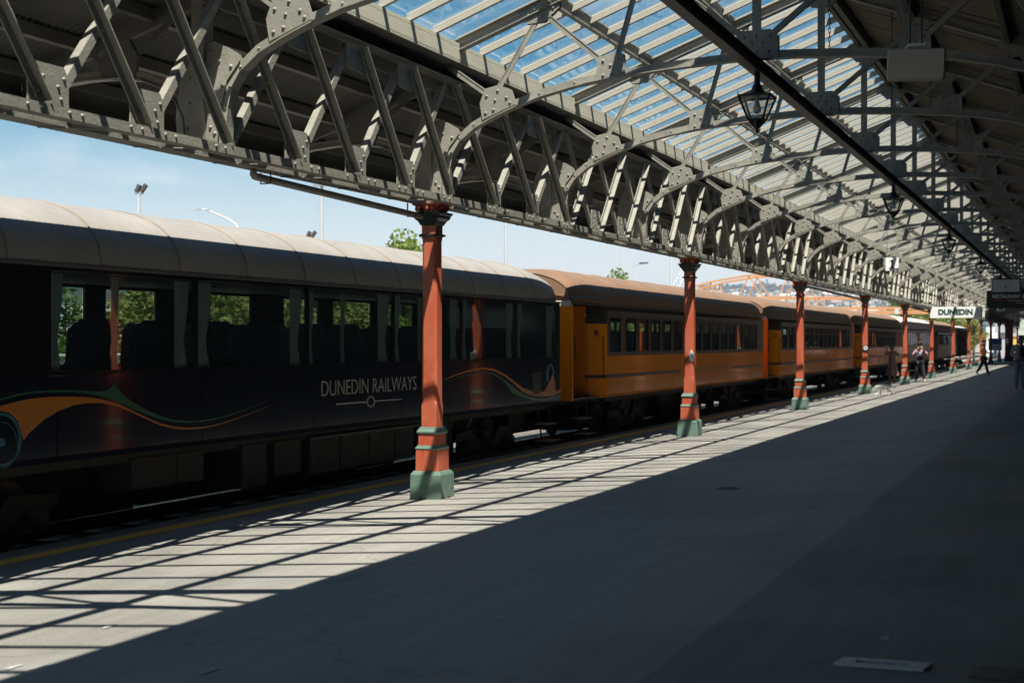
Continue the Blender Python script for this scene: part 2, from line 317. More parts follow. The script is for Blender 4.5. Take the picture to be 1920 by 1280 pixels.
# cast iron column -------------------------------------------------
def sq(w, z, ch=0.0):
    h = w / 2; c = ch
    if c == 0: c = .004
    return [(-h + c, -h, z), (h - c, -h, z), (h, -h + c, z), (h, h - c, z), (h - c, h, z), (-h + c, h, z), (-h, h - c, z), (-h, -h + c, z)]
def stack(b, prof, ch=0.): b.rings([sq(w_, z, ch) for z, w_ in prof])
def column(Y, n):
    z0 = 0
    lab = 'red iron column on green plinth, %s of the row along the platform' % (ORD[n - 1] if n > 0 else 'out of view')
    if n == 2: lab = 'second red column, small white sticker with two black dots on it'
    if n == 4: lab = 'fourth red column, round black and white badge fixed half way up'
    t = thing('station_column', lab, 'column', (-AX - .035, Y, 0), group='red columns along the platform edge')
    cpart('c1', 'plinth', lambda b: stack(b, [(-.1, .37), (.262, .36), (.275, .345), (.290, .325), (.302, .30)], .006), GREEN, t)
    cpart('c2', 'pedestal', lambda b: stack(b, [(.302, .276), (.532, .272)], .006), RED, t)
    cpart('c3', 'moulding', lambda b: stack(b, [(.532, .28), (.545, .288), (.56, .262), (.577, .245)], .006), GREEN, t)
    cpart('c4', 'upper_pedestal', lambda b: stack(b, [(.577, .232), (.70, .228)], .006), RED, t)
    cpart('c5', 'moulding', lambda b: stack(b, [(.70, .245), (.716, .262), (.732, .255), (.75, .225), (.775, .205)], .006), GREEN, t)
    def shaft(b):
        b.rings([sq(.178, .775, .004), sq(.178, 1.0, .004), sq(.178, 1.06, .028), sq(.172, 2.78, .028), sq(.172, 2.83, .004), sq(.172, 2.97, .004)])
    cpart('c6', 'shaft', shaft, RED, t)
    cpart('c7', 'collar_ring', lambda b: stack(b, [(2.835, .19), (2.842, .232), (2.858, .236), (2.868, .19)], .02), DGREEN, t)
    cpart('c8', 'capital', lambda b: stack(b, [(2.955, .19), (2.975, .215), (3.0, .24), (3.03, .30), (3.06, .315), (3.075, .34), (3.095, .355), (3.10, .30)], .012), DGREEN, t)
    def abacus(b):
        stack(b, [(3.10, .235), (3.13, .24), (3.165, .285), (3.175, .33), (3.188, .34)], .01)
        for k in range(4):
            for j in (-1, 0, 1):
                a = k * math.pi / 2; ca, sa = math.cos(a), math.sin(a)
                b.tube([(ca * (.122 + .012 * q) - sa * (j * .075), sa * (.122 + .012 * q) + ca * (j * .075), 3.11 + .018 * q) for q in range(4)], [.016, .026, .03, .012], 6)
    cpart('c9', 'ornamental_head', abacus, RED, t)
    return t
cols = []
for Y, n in sorted(colY.items()):
    if Y > -5: cols.append(column(Y, n))
# sticker on second, badge on fourth, plates on nearest column
WHITE = mat('white_enamel', (.72, .72, .70), .4, var=.04)
BLK = mat('black_vinyl', (.015, .015, .015), .5)
def face_pt(t, dx, z, dy=-.096): return (dx, dy, z)
for t in cols:
    yy = t.location.y
    if abs(yy - 24.94) < .01:
        s = tag(part('paper_sticker', MB().prism([(-.035, -.09), (-.05, .02), (-.02, .06), (0, .11), (.025, .06), (.05, .05), (.05, -.05), (.02, -.11)], 'y', 0, .003), WHITE, None), 'white torn paper sticker with two black dots on the second column', 'sticker')
        s.location = (-AX + .02, yy - .0945, 1.45)
        part('black_dot', MB().lathe([(.014, 0), (.014, .002)], (-.012, -.003, .03), 10, 'y'), BLK, s); part('black_dot', MB().lathe([(.014, 0), (.014, .002)], (.015, -.003, -.015), 10, 'y'), BLK, s)
    if abs(yy - 46.99) < .01:
        s = tag(part('round_badge', MB().lathe([(.10, 0), (.10, .02)], (0, 0, 0), 20, 'y'), BLK, None), 'round black badge with white face on the fourth red column', 'sign'); s.location = (-AX, yy - .115, 1.48)
        part('badge_face', MB().lathe([(.066, 0), (.066, .004)], (0, -.0045, .01), 18, 'y'), WHITE, s); part('badge_mark', MB().box(-.02, .02, -.008, -.005, -.02, .035), BLK, s)
    if abs(yy - 14.04) < .01:
        for dx, dy, fx in ((-.03, -.187, 0), (.187, -.02, 1)):
            s = tag(part('earthing_plate', MB().box(-.02 if not fx else 0, .02 if not fx else .012, 0 if not fx else -.02, .012 if not fx else .02, -.03, .03), GREEN, None), 'small metal plate on the %s face of the nearest green plinth' % ('side' if fx else 'front'), 'plate')
            s.location = (-AX + dx + (0 if not fx else -.002), yy + dy - (.004 if not fx else 0), .13)
            part('bolt', MB().rivet((.012 if fx else 0, 0 if fx else 0, -.012), (1, 0, 0) if fx else (0, -1, 0), .008), BLACKM, s)
# lattice girder bays -------------------------------------------------
XF = .185          # plane of the lattice in front of the column centre line
def girder(i, Y, Lb, npan, style):
    t = thing('lattice_girder', 'grey riveted lattice girder bay, ' + where(i), 'girder', (-AX, Y, 3.19), group='lattice girder bays above the red columns')
    key = (round(Lb, 2), npan, style); o = (0, 0, 3.19); near = 0 < Y < 60
    def chord(b):
        b.box(.13, .235, 0, Lb, 3.19, 3.203); b.box(-.20, -.02, 0, Lb, 3.19, 3.203); b.box(-.032, -.02, 0, Lb, 3.2035, 3.262)
        for x in (-.20, .223): b.box(x, x + .012, 0, Lb, 3.203, 3.262)
        for k in range(npan): b.bar((-.19, (k + .3) * Lb / npan, 3.186), (.19, (k + .55) * Lb / npan, 3.186), .04, .006)
        if near:
            for k in range(npan):
                for d in (-.27, -.14, .14, .27):
                    y = (k + .5 + (.5 if d else 0)) * Lb / npan + d
                    if 0.05 < y < Lb - .05: b.rivet((.2355, y, 3.233), (1, 0, 0), .015)
    cpart(('gc', key, near), 'bottom_chord', chord, STEEL, t, None, o)
    def top(b):
        b.box(.04, .20, 0, Lb, 4.535, 4.547); b.box(.03, .042, 0, Lb, 4.40, 4.534); b.box(-.12, .038, 0, Lb, 4.536, 4.547)
    cpart(('gt', key), 'top_chord', top, STEELD if 0 else STEEL, t, None, o)
    d = Lb / npan
    def gus(b, up):
        z0, z1 = (3.262, 3.54) if not up else (4.25, 4.50)
        hw = .20
        if not up: pts = [(-hw, z0 - .04), (hw, z0 - .04), (hw, z1 - .07), (hw - .05, z1), (-hw + .02, z1), (-hw, z1 - .05)]
        else: pts = [(-hw + .02, z1), (hw - .02, z1), (hw - .03, z0), (-hw + .07, z0), (-hw + .02, z0 + .06)]
        b.prism(pts, 'x', XF - .018, XF - .006)
        if near:
            for y, z in (((.12, .06), (.09, .14), (.15, .2), (-.13, .05), (-.1, .12), (-.06, .19)) if not up else ((-.13, .05), (-.1, .11), (-.07, .17), (.1, .05), (.08, .12))): b.rivet((XF - .006, y, z0 + z), (1, 0, 0), .016)
    for k in range(1, npan):
        cpart(('gg0', near), 'gusset_plate', lambda b: gus(b, 0), STEEL, t, (0, k * d, 0), o)
        cpart(('gg1', near), 'gusset_plate', lambda b: gus(b, 1), STEEL, t, (0, k * d, 0), o)
    zb, zt = 3.25, 4.50
    def back(b, front):          # falls away from the camera: \ in the picture
        y0, y1 = .07, d - .07
        if style == 0: p, q = (XF + .006, y0, zt - .03), (XF + .006, y1, zb + .02)
        else: p, q = (XF - .026, y0, zt - .03), (XF - .026, y1, zb + .02)
        s = 1 if style == 0 else -1
        b.bar(p, q, .010, .062, (0, 1, 1)); b.bar(p, q, .058, .010, (0, 1, 1), offw=.034 * s, offh=.03)
        if near:
            for f in (.06, .5, .94): b.rivet((XF + .012, y0 + (y1 - y0) * f, zt - .03 + (zb - zt + .05) * f), (1, 0, 0), .014)
    def fwd(b):
        y0, y1 = .07, d - .07
        x = XF - .030 if style == 0 else XF + .006
        b.bar((x, y0, zb + .02), (x, y1, zt - .03), .010, .068, (0, -1, 1)); b.bar((x, y0, zb + .02), (x, y1, zt - .03), .058, .010, (0, -1, 1), offw=-.034 if style == 0 else .034, offh=.03 if style == 0 else -.03)
    for k in range(npan):
        cpart(('gb', key, near), 'diagonal_bar', lambda b: back(b, 1), STEEL, t, (0, k * d, 0), o)
        cpart(('gf', key), 'diagonal_bar', fwd, STEEL, t, (0, k * d, 0), o)
    return t
for i in range(3, NV - 1):
    Lb = VY[i + 1] - VY[i]
    st = 0 if (i < 10 or 12 <= i < 14 or i == 15 or i % 3 == 0) else 1
    girder(i, VY[i], Lb, 4 if i < 9 else 3, st)
# arch trusses -------------------------------------------------
ARCH = [(-6.37, 3.262), (-6.365, 3.42), (-6.35, 3.56), (-6.31, 3.72), (-6.22, 3.86), (-6.06, 3.985), (-5.86, 4.08), (-5.62, 4.175), (-5.32, 4.27), (-4.93, 4.355), (-4.5, 4.41), (-3.95, 4.46), (-3.4, 4.49), (RX, 4.50)]
ARCH = ARCH + [(2 * RX - x, z) for x, z in reversed(ARCH[:-1])]
SL = .37
def ru(x): return 4.72 + SL * (x + AX) if x <= RX else 4.72 + SL * (2 * RX - x + AX)
def mir(pts): return [(2 * RX - x, z) for x, z in pts]
GUS = {
 'spring': [(-6.75, 3.27), (-6.38, 3.262), (-6.36, 3.5), (-6.29, 3.76), (-6.17, 3.91), (-6.20, 3.97), (-6.36, 4.06), (-6.49, 4.07), (-6.62, 4.06), (-6.72, 3.86), (-6.77, 3.5)],
 'G1': [(-5.98, 4.07), (-5.60, 4.215), (-5.66, 4.38), (-5.80, 4.43), (-5.95, 4.40), (-6.01, 4.25)],
 'T1': [(-5.58, 5.20), (-5.47, 5.05), (-5.27, 5.06), (-5.10, 5.20), (-5.09, 5.38), (-5.55, 5.21)],
 'G2': [(-4.70, 4.40), (-4.38, 4.44), (-4.40, 4.66), (-4.50, 4.68), (-4.68, 4.64)],
 'T2': [(-4.42, 5.60), (-4.30, 5.46), (-4.12, 5.45), (-3.95, 5.60), (-3.92, 5.74)],
 'G3': [(-3.24, 4.51), (-2.80, 4.51), (-2.80, 4.72), (-2.88, 4.79), (-3.16, 4.79), (-3.24, 4.72)],
 'RT': [(-3.30, 6.00), (-3.14, 5.84), (-2.90, 5.84), (-2.74, 6.00), (-3.02, 6.14)],
 'CT': [(-6.62, 4.60), (-6.42, 4.58), (-6.30, 4.66), (-6.26, 4.80), (-6.34, 4.90), (-6.60, 4.80)],
}
GUS = {k_: [(x_ * 1.0135, 1.7 + (z_ - 1.7) * 1.0135) for x_, z_ in v_] if k_ in ('spring', 'CT') else v_ for k_, v_ in GUS.items()}
RV = {
 'spring': [(-6.44, 4.0), (-6.44, 3.87), (-6.44, 3.7), (-6.44, 3.55), (-6.44, 3.4), (-6.36, 3.92), (-6.25, 3.87), (-6.33, 3.72), (-6.40, 3.35), (-6.58, 3.95), (-6.64, 3.8), (-6.64, 3.6), (-6.66, 3.4)],
 'G1': [(-5.93, 4.32), (-5.80, 4.37), (-5.83, 4.27), (-5.70, 4.29), (-5.85, 4.17), (-5.66, 4.235), (-5.94, 4.14)],
 'T1': [(-5.45, 5.14), (-5.3, 5.12), (-5.17, 5.2), (-5.38, 5.2), (-5.2, 5.28)],
 'G2': [(-4.62, 4.60), (-4.46, 4.61), (-4.54, 4.55), (-4.62, 4.45), (-4.53, 4.46), (-4.44, 4.47)],
 'T2': [(-4.3, 5.55), (-4.15, 5.52), (-4.02, 5.62)],
 'G3': [(-3.15, 4.72), (-2.89, 4.72), (-3.07, 4.66), (-2.97, 4.66), (-3.14, 4.57), (-2.90, 4.57), (-3.02, 4.57), (-3.03, 4.73)],
 'RT': [(-3.12, 5.93), (-2.92, 5.93), (-3.02, 6.02)],
 'CT': [(-6.5, 4.66), (-6.36, 4.68), (-6.34, 4.78)],
}
RV = {k_: [(x_ * 1.0135, 1.7 + (z_ - 1.7) * 1.0135) for x_, z_ in v_] if k_ in ('spring', 'CT') else v_ for k_, v_ in RV.items()}
TO = (RX, 0, 3.2)
def truss(i, Y):
    t = thing('arch_truss', 'grey arched roof truss, ' + where(i), 'roof truss', (RX, Y, 3.2), group='arched trusses carrying the glass roof')
    near = 0 < Y < 75
    def arch(b):
        dense = []
        for a, c in zip(ARCH[:-1], ARCH[1:]): dense.append(a)
        dense.append(ARCH[-1])
        up = []
        for k, (x, z) in enumerate(dense):
            a = dense[max(k - 1, 0)]; c = dense[min(k + 1, len(dense) - 1)]
            dx, dz = c[0] - a[0], c[1] - a[1]; l = math.hypot(dx, dz); up.append((-dz / l, dx / l))
        rows = [[], [], [], []]
        def sect(y0, y1, h0, h1):
            rs = []
            for (x, z), (nx, nz) in zip(dense, up):
                rs.append([(x + nx * h0, y0, z + nz * h0), (x + nx * h0, y1, z + nz * h0), (x + nx * h1, y1, z + nz * h1), (x + nx * h1, y0, z + nz * h1)])
            b.rings(rs, False)
        sect(-.055, .055, 0, .011); sect(-.014, .014, .0115, .085)
        if near:
            for (x, z), (nx, nz) in list(zip(dense, up))[2:-2]: b.rivet((x + nx * .05, -.014, z + nz * .05), (0, -1, 0), .013)
    cpart(('ta', near), 'arch_rib', arch, STEEL, t, None, TO)
    def raf(b, s):
        x0, x1 = (-AX, RX) if s < 0 else (RX, 1.28)
        for yy in (-.016, .016): b.add([], [])
        z0, z1 = ru(x0), ru(x1)
        b.bar((x0, 0, z0 + .06), (x1, 0, z1 + .06), .018, .12, (0, 0, 1)); b.bar((x0, 0, z0 + .005), (x1, 0, z1 + .005), .11, .011, (0, 0, 1)); b.bar((x0, 0, z0 + .118), (x1, 0, z1 + .118), .15, .012, (0, 0, 1))
    cpart('tr0', 'rafter', lambda b: raf(b, -1), STEEL, t, None, TO); cpart('tr1', 'rafter', lambda b: raf(b, 1), STEEL, t, None, TO)
    def st(b, p, q, w_=.052):
        b.bar((p[0], -.018, p[1]), (q[0], -.018, q[1]), w_, .010, (0, 1, 0)); b.bar((p[0], -.006, p[1]), (q[0], -.006, q[1]), .010, w_ * .8, (0, 1, 0), offw=w_ / 2 - .005)
    segs = [((-6.40, 4.68), (-5.95, 4.36)), ((-5.79, 4.40), (-5.36, 5.08)), ((-5.22, 5.10), (-4.66, 4.62)), ((-4.46, 4.66), (-4.22, 5.48)), ((-4.10, 5.48), (-3.18, 4.75))]
    for k, (p, q) in enumerate(segs):
        cpart(('ts', k), 'strut', lambda b: st(b, p, q, .058), STEEL, t, None, TO)
        if k not in (): cpart(('tsm', k), 'strut', lambda b: st(b, *mir([p, q]), .058), STEEL, t, None, TO)
    cpart('tk', 'king_post', lambda b: (b.box(RX - .045, RX + .045, -.02, -.008, 4.75, 5.9), b.box(RX - .006, RX + .006, -.0075, .05, 4.79, 5.86)), STEEL, t, None, TO)
    for kname, pts in GUS.items():
        for m_ in (0, 1):
            if m_ and kname in ('G3', 'RT'): continue
            def fn(b, pts=pts, m_=m_, rv=RV[kname]):
                b.prism(mir(pts) if m_ else pts, 'y', -.031, -.0185)
                b.prism(mir(pts) if m_ else pts, 'y', .0185, .031)
                if near:
                    for x, z in (mir(rv) if m_ else rv): b.rivet((x, -.031, z), (0, -1, 0), .0175)
            cpart(('tg', kname, m_, near), 'gusset_plate', fn, STEEL, t, None, TO)
    cpart('tv', 'post', lambda b: (b.box(-6.70, -6.59, -.046, -.0315, 4.0, 4.66), b.box(-6.584, -6.570, -.07, .07, 3.2, 4.62)), STEEL, t, None, TO)
    return t
BK = [(-6.76, 3.27), (-6.79, 3.5), (-6.86, 3.64), (-7.0, 3.76), (-7.2, 3.84), (-7.45, 3.875), (-7.75, 3.875), (-8.05, 3.85), (-8.3, 3.80), (-8.5, 3.74)]
def bracket(i, Y):
    t = thing('awning_bracket', 'curved iron bracket under trackside awning, ' + where(i), 'bracket', (-AX, Y, 3.2), group='awning brackets on the track side')
    o = (-AX, 0, 3.2)
    def rib(b):
        b.rings([[(x, -.045, z), (x, .045, z), (x, .045, z + .012), (x, -.045, z + .012)] for x, z in BK]); b.rings([[(x - .01, -.01, z + .0125), (x - .01, .01, z + .0125), (x - .01, .01, z + .08), (x - .01, -.01, z + .08)] for x, z in BK])
    cpart('br', 'arch_rib', rib, STEEL, t, None, o)
    zs = lambda x: 4.62 + .32 * (x + AX)
    cpart('bf', 'rafter', lambda b: b.bar((-6.62, 0, zs(-6.62) - .10), (-8.44, 0, zs(-8.44) - .10), .05, .14, (0, 0, 1)), STEELD, t, None, o)  # bracket members in the darker tone, awning shade put into the colour
    def stt(b): b.bar((-6.75, 0, 4.45), (-7.4, 0, 3.97), .05, .012, (0, 1, 0)); b.bar((-7.5, 0, 3.97), (-7.75, 0, 4.12), .05, .012, (0, 1, 0))
    cpart('bs', 'strut', stt, STEELD, t, None, o)
    cpart('bg', 'gusset_plate', lambda b: b.prism([(-7.6, 3.88), (-7.28, 3.86), (-7.24, 4.05), (-7.36, 4.25), (-7.52, 4.2), (-7.64, 4.02)], 'y', -.02, .02), STEELD, t, None, o)
for i in range(4, NV):
    truss(i, VY[i])
    if VY[i] < 120: bracket(i, VY[i])
# purlins, glazing, ceilings -------------------------------------------------
def zg(x): return 4.955 + SL * (x + 6.25)          # glass plane
gr = thing('glass_roof', 'glazed roof slope of long panes between pale bars above the platform', 'glass roof', (-6.25, 0, 4.9))
GO = (-6.25, 0, 4.9)
ys = []
for i in range(5, NV - 1):
    if VY[i] > GLASS_END - 1: break
    n = 7 if i < 9 else 6
    ys += [VY[i] + (VY[i + 1] - VY[i]) * k / n for k in range(n)]
ys.append(103.0)
xa, xb = -6.28, RX - .08
for k, y in enumerate(ys):
    cpart('gbar', 'glazing_bar', lambda b: (b.bar((xa, 0, zg(xa) - .028), (xb, 0, zg(xb) - .028), .047, .05, (0, 0, 1)), b.bar((xa, 0, zg(xa) + .02), (xb, 0, zg(xb) + .02), .030, .024, (0, 0, 1))), BARM, gr, (0, y, 0), GO)
    if k < len(ys) - 1:
        d = round(ys[k + 1] - y, 3)
        cpart(('pane', d), 'pane', lambda b: b.add([(xa, .018, zg(xa) + .001), (xb, .018, zg(xb) + .001), (xb, d - .018, zg(xb) + .001), (xa, d - .018, zg(xa) + .001)], [(0, 1, 2, 3)]), GLROOF, gr, (0, y, 0), GO)
for i in range(5, NV):
    if VY[i] > GLASS_END - 1: break
    Lb = VY[i + 1] - VY[i]
    def fas(b, zz): b.box(-6.262, -6.242, .02, Lb - .02, zz[0], zz[1])
    for zz in ((4.70, 4.862), (4.866, 4.905)): cpart(('fas', round(Lb, 2), zz), 'fascia_board', lambda b: fas(b, zz), CREAM, gr, (0, VY[i], 0), GO)
    for x in (-5.20, -4.12):
        def pur(b, x=x):
            z = ru(x) + .095
            b.bar((x, .03, z), (x, Lb - .03, z), .012, .13, (0, 0, 1)); b.box(x - .045, x + .012, .03, Lb - .03, z - .065, z - .054); b.box(x - .012, x + .03, .03, Lb - .03, z + .052, z + .064) 
        cpart(('pur', x, round(Lb, 2)), 'purlin', pur, STEEL, gr, (0, VY[i], 0), GO)
        cpart(('purt', x, round(Lb, 2)), 'purlin_timber', lambda b: b.box(x - .085, x - .014, .03, Lb - .03, ru(x) + .075, ru(x) + .115), CREAM, gr, (0, VY[i], 0), GO)
# ridge
rd = thing('ridge_beam', 'dark longitudinal ridge beam between the glass and the boarded slope', 'beam', (RX, -10, 6.0))
for i in range(3, NV - 1):
    Lb = VY[i + 1] - VY[i]
    cpart(('rid', round(Lb, 2)), 'ridge_board', lambda b: (b.box(RX - .10, RX - .04, .02, Lb - .02, 6.05, 6.22), b.box(RX + .04, RX + .11, .02, Lb - .02, 5.98, 6.2)), STEELD, rd, (0, VY[i] + 10, 0), (RX, 0, 6.0))
    cpart(('ridc', round(Lb, 2)), 'ridge_cap', lambda b: b.prism([(RX - .2, 6.19), (RX, 6.30), (RX + .25, 6.19), (RX, 6.225)], 'y', 0, Lb), STEEL, rd, (0, VY[i] + 10, 0), (RX, 0, 6.0))
# boarded ceiling on the building side
ce2 = thing('boarded_ceiling', 'dark timber board ceiling sloping down towards the station building', 'ceiling', (RX, 0, 6.1))
def zr(x): return ru(x) + .125
def ceil_bay(b, Lb):
    n = max(8, int(Lb / .115)); w_ = Lb / n
    for k in range(n):
        h = rnd.choice((0, .004, .008)); y0, y1 = k * w_ + .004, (k + 1) * w_ - .004
        b.add([(RX + .1, y0, zr(RX + .1) + h), (RX + .1, y1, zr(RX + .1) + h), (1.3, y1, zr(1.3) + h), (1.3, y0, zr(1.3) + h)], [(0, 1, 2, 3)])
    b.add([(RX + .05, 0, zr(RX + .05) + .03), (RX + .05, Lb, zr(RX + .05) + .03), (1.35, Lb, zr(1.35) + .03), (1.35, 0, zr(1.35) + .03)], [(0, 1, 2, 3)])
for i in range(0, NV - 1):  # first bays run on unseen behind the camera, added for shade
    Lb = VY[i + 1] - VY[i]
    o = cpart(('cb', round(Lb, 2)), 'ceiling_boards', lambda b: ceil_bay(b, Lb), BOARD, ce2, (0, VY[i], 0), (RX, 0, 6.1)); o['kind'] = 'stuff'
    if i > 3:
        for x in (-1.92, -.84, .2):
            cpart(('cp', x, round(Lb, 2)), 'purlin', lambda b: b.bar((x, .03, ru(x) + .05), (x, Lb - .03, ru(x) + .05), .06, .14, (0, 0, 1)), STEELD, ce2, (0, VY[i], 0), (RX, 0, 6.1))
# opaque slope beyond the glass; sheets behind the camera are unseen, added for shade
oc = thing('iron_roof_slope', 'opaque iron roof slope closing the platform beyond the glass', 'roof', (RX, 103, 6.0))
for i in range(0, NV - 1):
    if 1.0 < VY[i + 1] < GLASS_END: continue
    Lb = VY[i + 1] - VY[i]
    cpart(('op', round(Lb, 2)), 'roof_sheet', lambda b: b.box(0, 0, 0, 0, 0, 0) if 0 else b.add([(-6.6, 0, zg(-6.6)), (RX, 0, zg(RX)), (RX, Lb, zg(RX)), (-6.6, Lb, zg(-6.6))], [(0, 1, 2, 3)]), CORR, oc, (0, VY[i] - 103, 0), (RX, 0, 6.0))
# corrugated awning on the track side
aw = thing('corrugated_awning', 'corrugated iron awning sloping down over the track side of the columns', 'awning', (-AX, 0, 4.6))
AO = (-AX, 0, 4.6)
def zs(x): return 4.625 + .32 * (x + AX)
def wave(b, Lb):
    n = int(round(Lb / .076)); m_ = 6; row = []
    for k in range(n * m_ + 1):
        y = Lb * k / (n * m_); row.append((y, .009 * math.sin(2 * math.pi * k / m_)))
    b.strip([[(x, y, zs(x) + h) for y, h in row] for x in (-8.47, -6.24)], True)
for i in range(0, NV - 1):
    if VY[i] > 125: break
    Lb = VY[i + 1] - VY[i]
    if VY[i + 1] < 0: cpart(('awf', round(Lb, 2)), 'roof_sheet', lambda b: b.add([(-8.47, 0, zs(-8.47)), (-6.24, 0, zs(-6.24)), (-6.24, Lb, zs(-6.24)), (-8.47, Lb, zs(-8.47))], [(0, 1, 2, 3)]), CORR, aw, (0, VY[i], 0), AO); continue  # unseen flat awning sheets behind the camera, added to keep sky light out
    cpart(('aw', round(Lb, 2)), 'corrugated_sheet', lambda b: wave(b, Lb), CORR, aw, (0, VY[i], 0), AO)
    for x in (-8.30, -7.75, -7.1):
        cpart(('awp', x, round(Lb, 2)), 'purlin', lambda b: b.box(x - .04, x + .04, .02, Lb - .02, zs(x) - .13, zs(x) - .03), STEELD, aw, (0, VY[i], 0), AO)
    cpart(('awe', round(Lb, 2)), 'edge_gutter', lambda b: (b.box(-8.475, -8.45, .01, Lb - .01, 3.76, 3.975), b.box(-8.449, -8.36, .01, Lb - .01, 3.76, 3.777)), STEELD, aw, (0, VY[i], 0), AO)
# drain pipes under the girder
for (ya, yb, lab) in ((10.55, 13.9, 'grey drain pipe slung under the girder left of the nearest column'), (35.9, 46.8, 'dark drain pipe slung under the girder beyond the third column'), (58.4, 68.4, 'dark drain pipe slung under the girder beyond the fifth column')):
    t = thing('drain_pipe', lab, 'pipe', (-AX - .1, ya, 3.125))
    part('pipe', MB().tube([(0, 0, .06), (0, .0, .02), (0, .02, .004), (0, .05, 0), (0, yb - ya, -.075)], .034, 12), STEEL, t)
    for f in (.06, .93): part('pipe_clip', MB().tube([(.05, (yb - ya) * f, .05), (.05, (yb - ya) * f, -.04 - .06 * f), (-.05, (yb - ya) * f, -.04 - .06 * f), (-.05, (yb - ya) * f, .05)], .008, 5), STEELD, t)
# lamp beam and lanterns -------------------------------------------------
BEAM = mat('lamp_beam_paint', (.035, .025, .022), .45, var=.3, vs=5, dirt=.4)
lb = thing('lamp_beam', 'dark iron I-beam running under the arch crowns and carrying the lanterns', 'beam', (RX, -6, 4.38))
part('flange', MB().box(RX - .055, RX + .055, 0, 125, 4.36, 4.374), BEAM, lb, (RX, 0, 4.38))
part('web', MB().box(RX - .008, RX + .008, 0, 125, 4.3745, 4.475), BEAM, lb, (RX, 0, 4.38))
part('flange', MB().box(RX - .055, RX + .055, 0, 125, 4.4755, 4.49), BEAM, lb, (RX, 0, 4.38))
LG = glass('lantern_glass', (.85, .86, .86), milk=.22, milkcol=(.75, .76, .76), scale=8)
BULB = mat('white_bulb', (.75, .73, .68), .3, var=.02)
for k, i in enumerate((9, 12, 15, 18, 21, 24)):
    t = thing('hanging_lantern', 'black glazed lantern under the lamp beam, %s from the camera' % ORD[k], 'lantern', (RX, VY[i], 3.80), group='black lanterns under the lamp beam')
    def crown(b): b.lathe([(.028, .57), (.03, .47), (.045, .44), (.06, .40), (.085, .375), (.15, .345), (.155, .335)], (0, 0, 0), 4 * 4, 'z'); 
    cpart('l1', 'lantern_crown', crown, BLACKM, t)
    def frame(b):
        h0, h1, z0, z1 = .073, .155, .10, .33
        for a in range(4):
            ca, sa = math.cos(a * math.pi / 2 + math.pi / 4), math.sin(a * math.pi / 2 + math.pi / 4); cb, sb = math.cos(a * math.pi / 2 + 3 * math.pi / 4), math.sin(a * math.pi / 2 + 3 * math.pi / 4); s2 = 1.4142
            p0, p1 = (h0 * ca * s2, h0 * sa * s2, z0), (h1 * ca * s2, h1 * sa * s2, z1); q0, q1 = (h0 * cb * s2, h0 * sb * s2, z0), (h1 * cb * s2, h1 * sb * s2, z1)
            b.bar(p0, p1, .016, .016); b.bar(p1, q1, .02, .02); b.bar(p0, q0, .018, .018)
            b.tube([(h1 * ca * s2, h1 * sa * s2, z1), (h1 * ca * s2 * 1.04, h1 * sa * s2 * 1.04, z1 + .045)], [.008, .003], 5)
            b.bar((h0 * ca * s2, h0 * sa * s2, z0), (.05 * ca, .05 * sa, .05), .012, .012)
    cpart('l2', 'lantern_frame', frame, BLACKM, t)
    cpart('l3', 'finial', lambda b: b.lathe([(.07, .10), (.075, .085), (.06, .06), (.045, .045), (.04, .03), (.012, .015), (.022, -.005), (.006, -.03)], (0, 0, 0), 12), BLACKM, t)
    for a in range(4):
        def pane(b, a=a):
            h0, h1, z0, z1 = .070, .148, .105, .325
            c, s = math.cos(a * math.pi / 2), math.sin(a * math.pi / 2)
            b.add([(c * h0 - s * h0 * -1, s * h0 + c * h0 * -1, z0), (c * h0 - s * h0, s * h0 + c * h0, z0), (c * h1 - s * h1, s * h1 + c * h1, z1), (c * h1 + s * h1, s * h1 - c * h1, z1)], [(0, 1, 2, 3)])
        cpart(('l4', a), 'lantern_pane', pane, LG, t)
    cpart('l5', 'bulb', lambda b: b.lathe([(.018, .34), (.018, .29), (.03, .25), (.042, .21), (.038, .18), (.015, .165)], (0, 0, 0), 12), BULB, t)
# chains and small bits
CH = mat('chain_black', (.02, .02, .02), .5)
for k, (x, y, z0, z1) in enumerate(((-2.35, 14.3, 4.5, 5.95), (-2.2, 18.0, 4.55, 5.9), (-2.1, 21.7, 4.55, 5.8), (-2.0, 25.2, 4.55, 5.8))):
    b = MB(); n = int((z1 - z0) / .045)
    for j in range(n):
        z = z0 + j * .045; a = (j % 2) * math.pi / 2
        b.tube([(x + .009 * math.cos(a) * c_, y + .009 * math.sin(a) * c_, z + s_) for c_, s_ in ((1, 0), (1, .04), (0, .05), (-1, .04), (-1, 0), (0, -.01), (1, 0))], .0035, 4)
    tag(part('hanging_chain', b, CH, None), 'thin black chain hanging from the roof, %s of four' % ORD[k], 'chain')
# station building wall, out of the frame on the right
STONE = mat('bluestone_wall', (.10, .10, .10), .85, var=.3, vs=3, bump=.7, bs=12)
bw = thing('station_building', 'dark stone station building wall along the back of the platform', 'building', (1.35, 0, 0))
b = MB(); b.box(0, .5, -34, 165, .2, 9.5); part('wall', b, STONE, bw)
for i in range(5, NV):
    cpart('corb', 'stone_corbel', lambda b: b.prism([(0, 3.0), (-.35, 3.25), (-.85, 3.27), (-.85, 3.5), (0, 3.5)], 'y', -.2, .2), STONE, bw, (-.002, VY[i], 0))
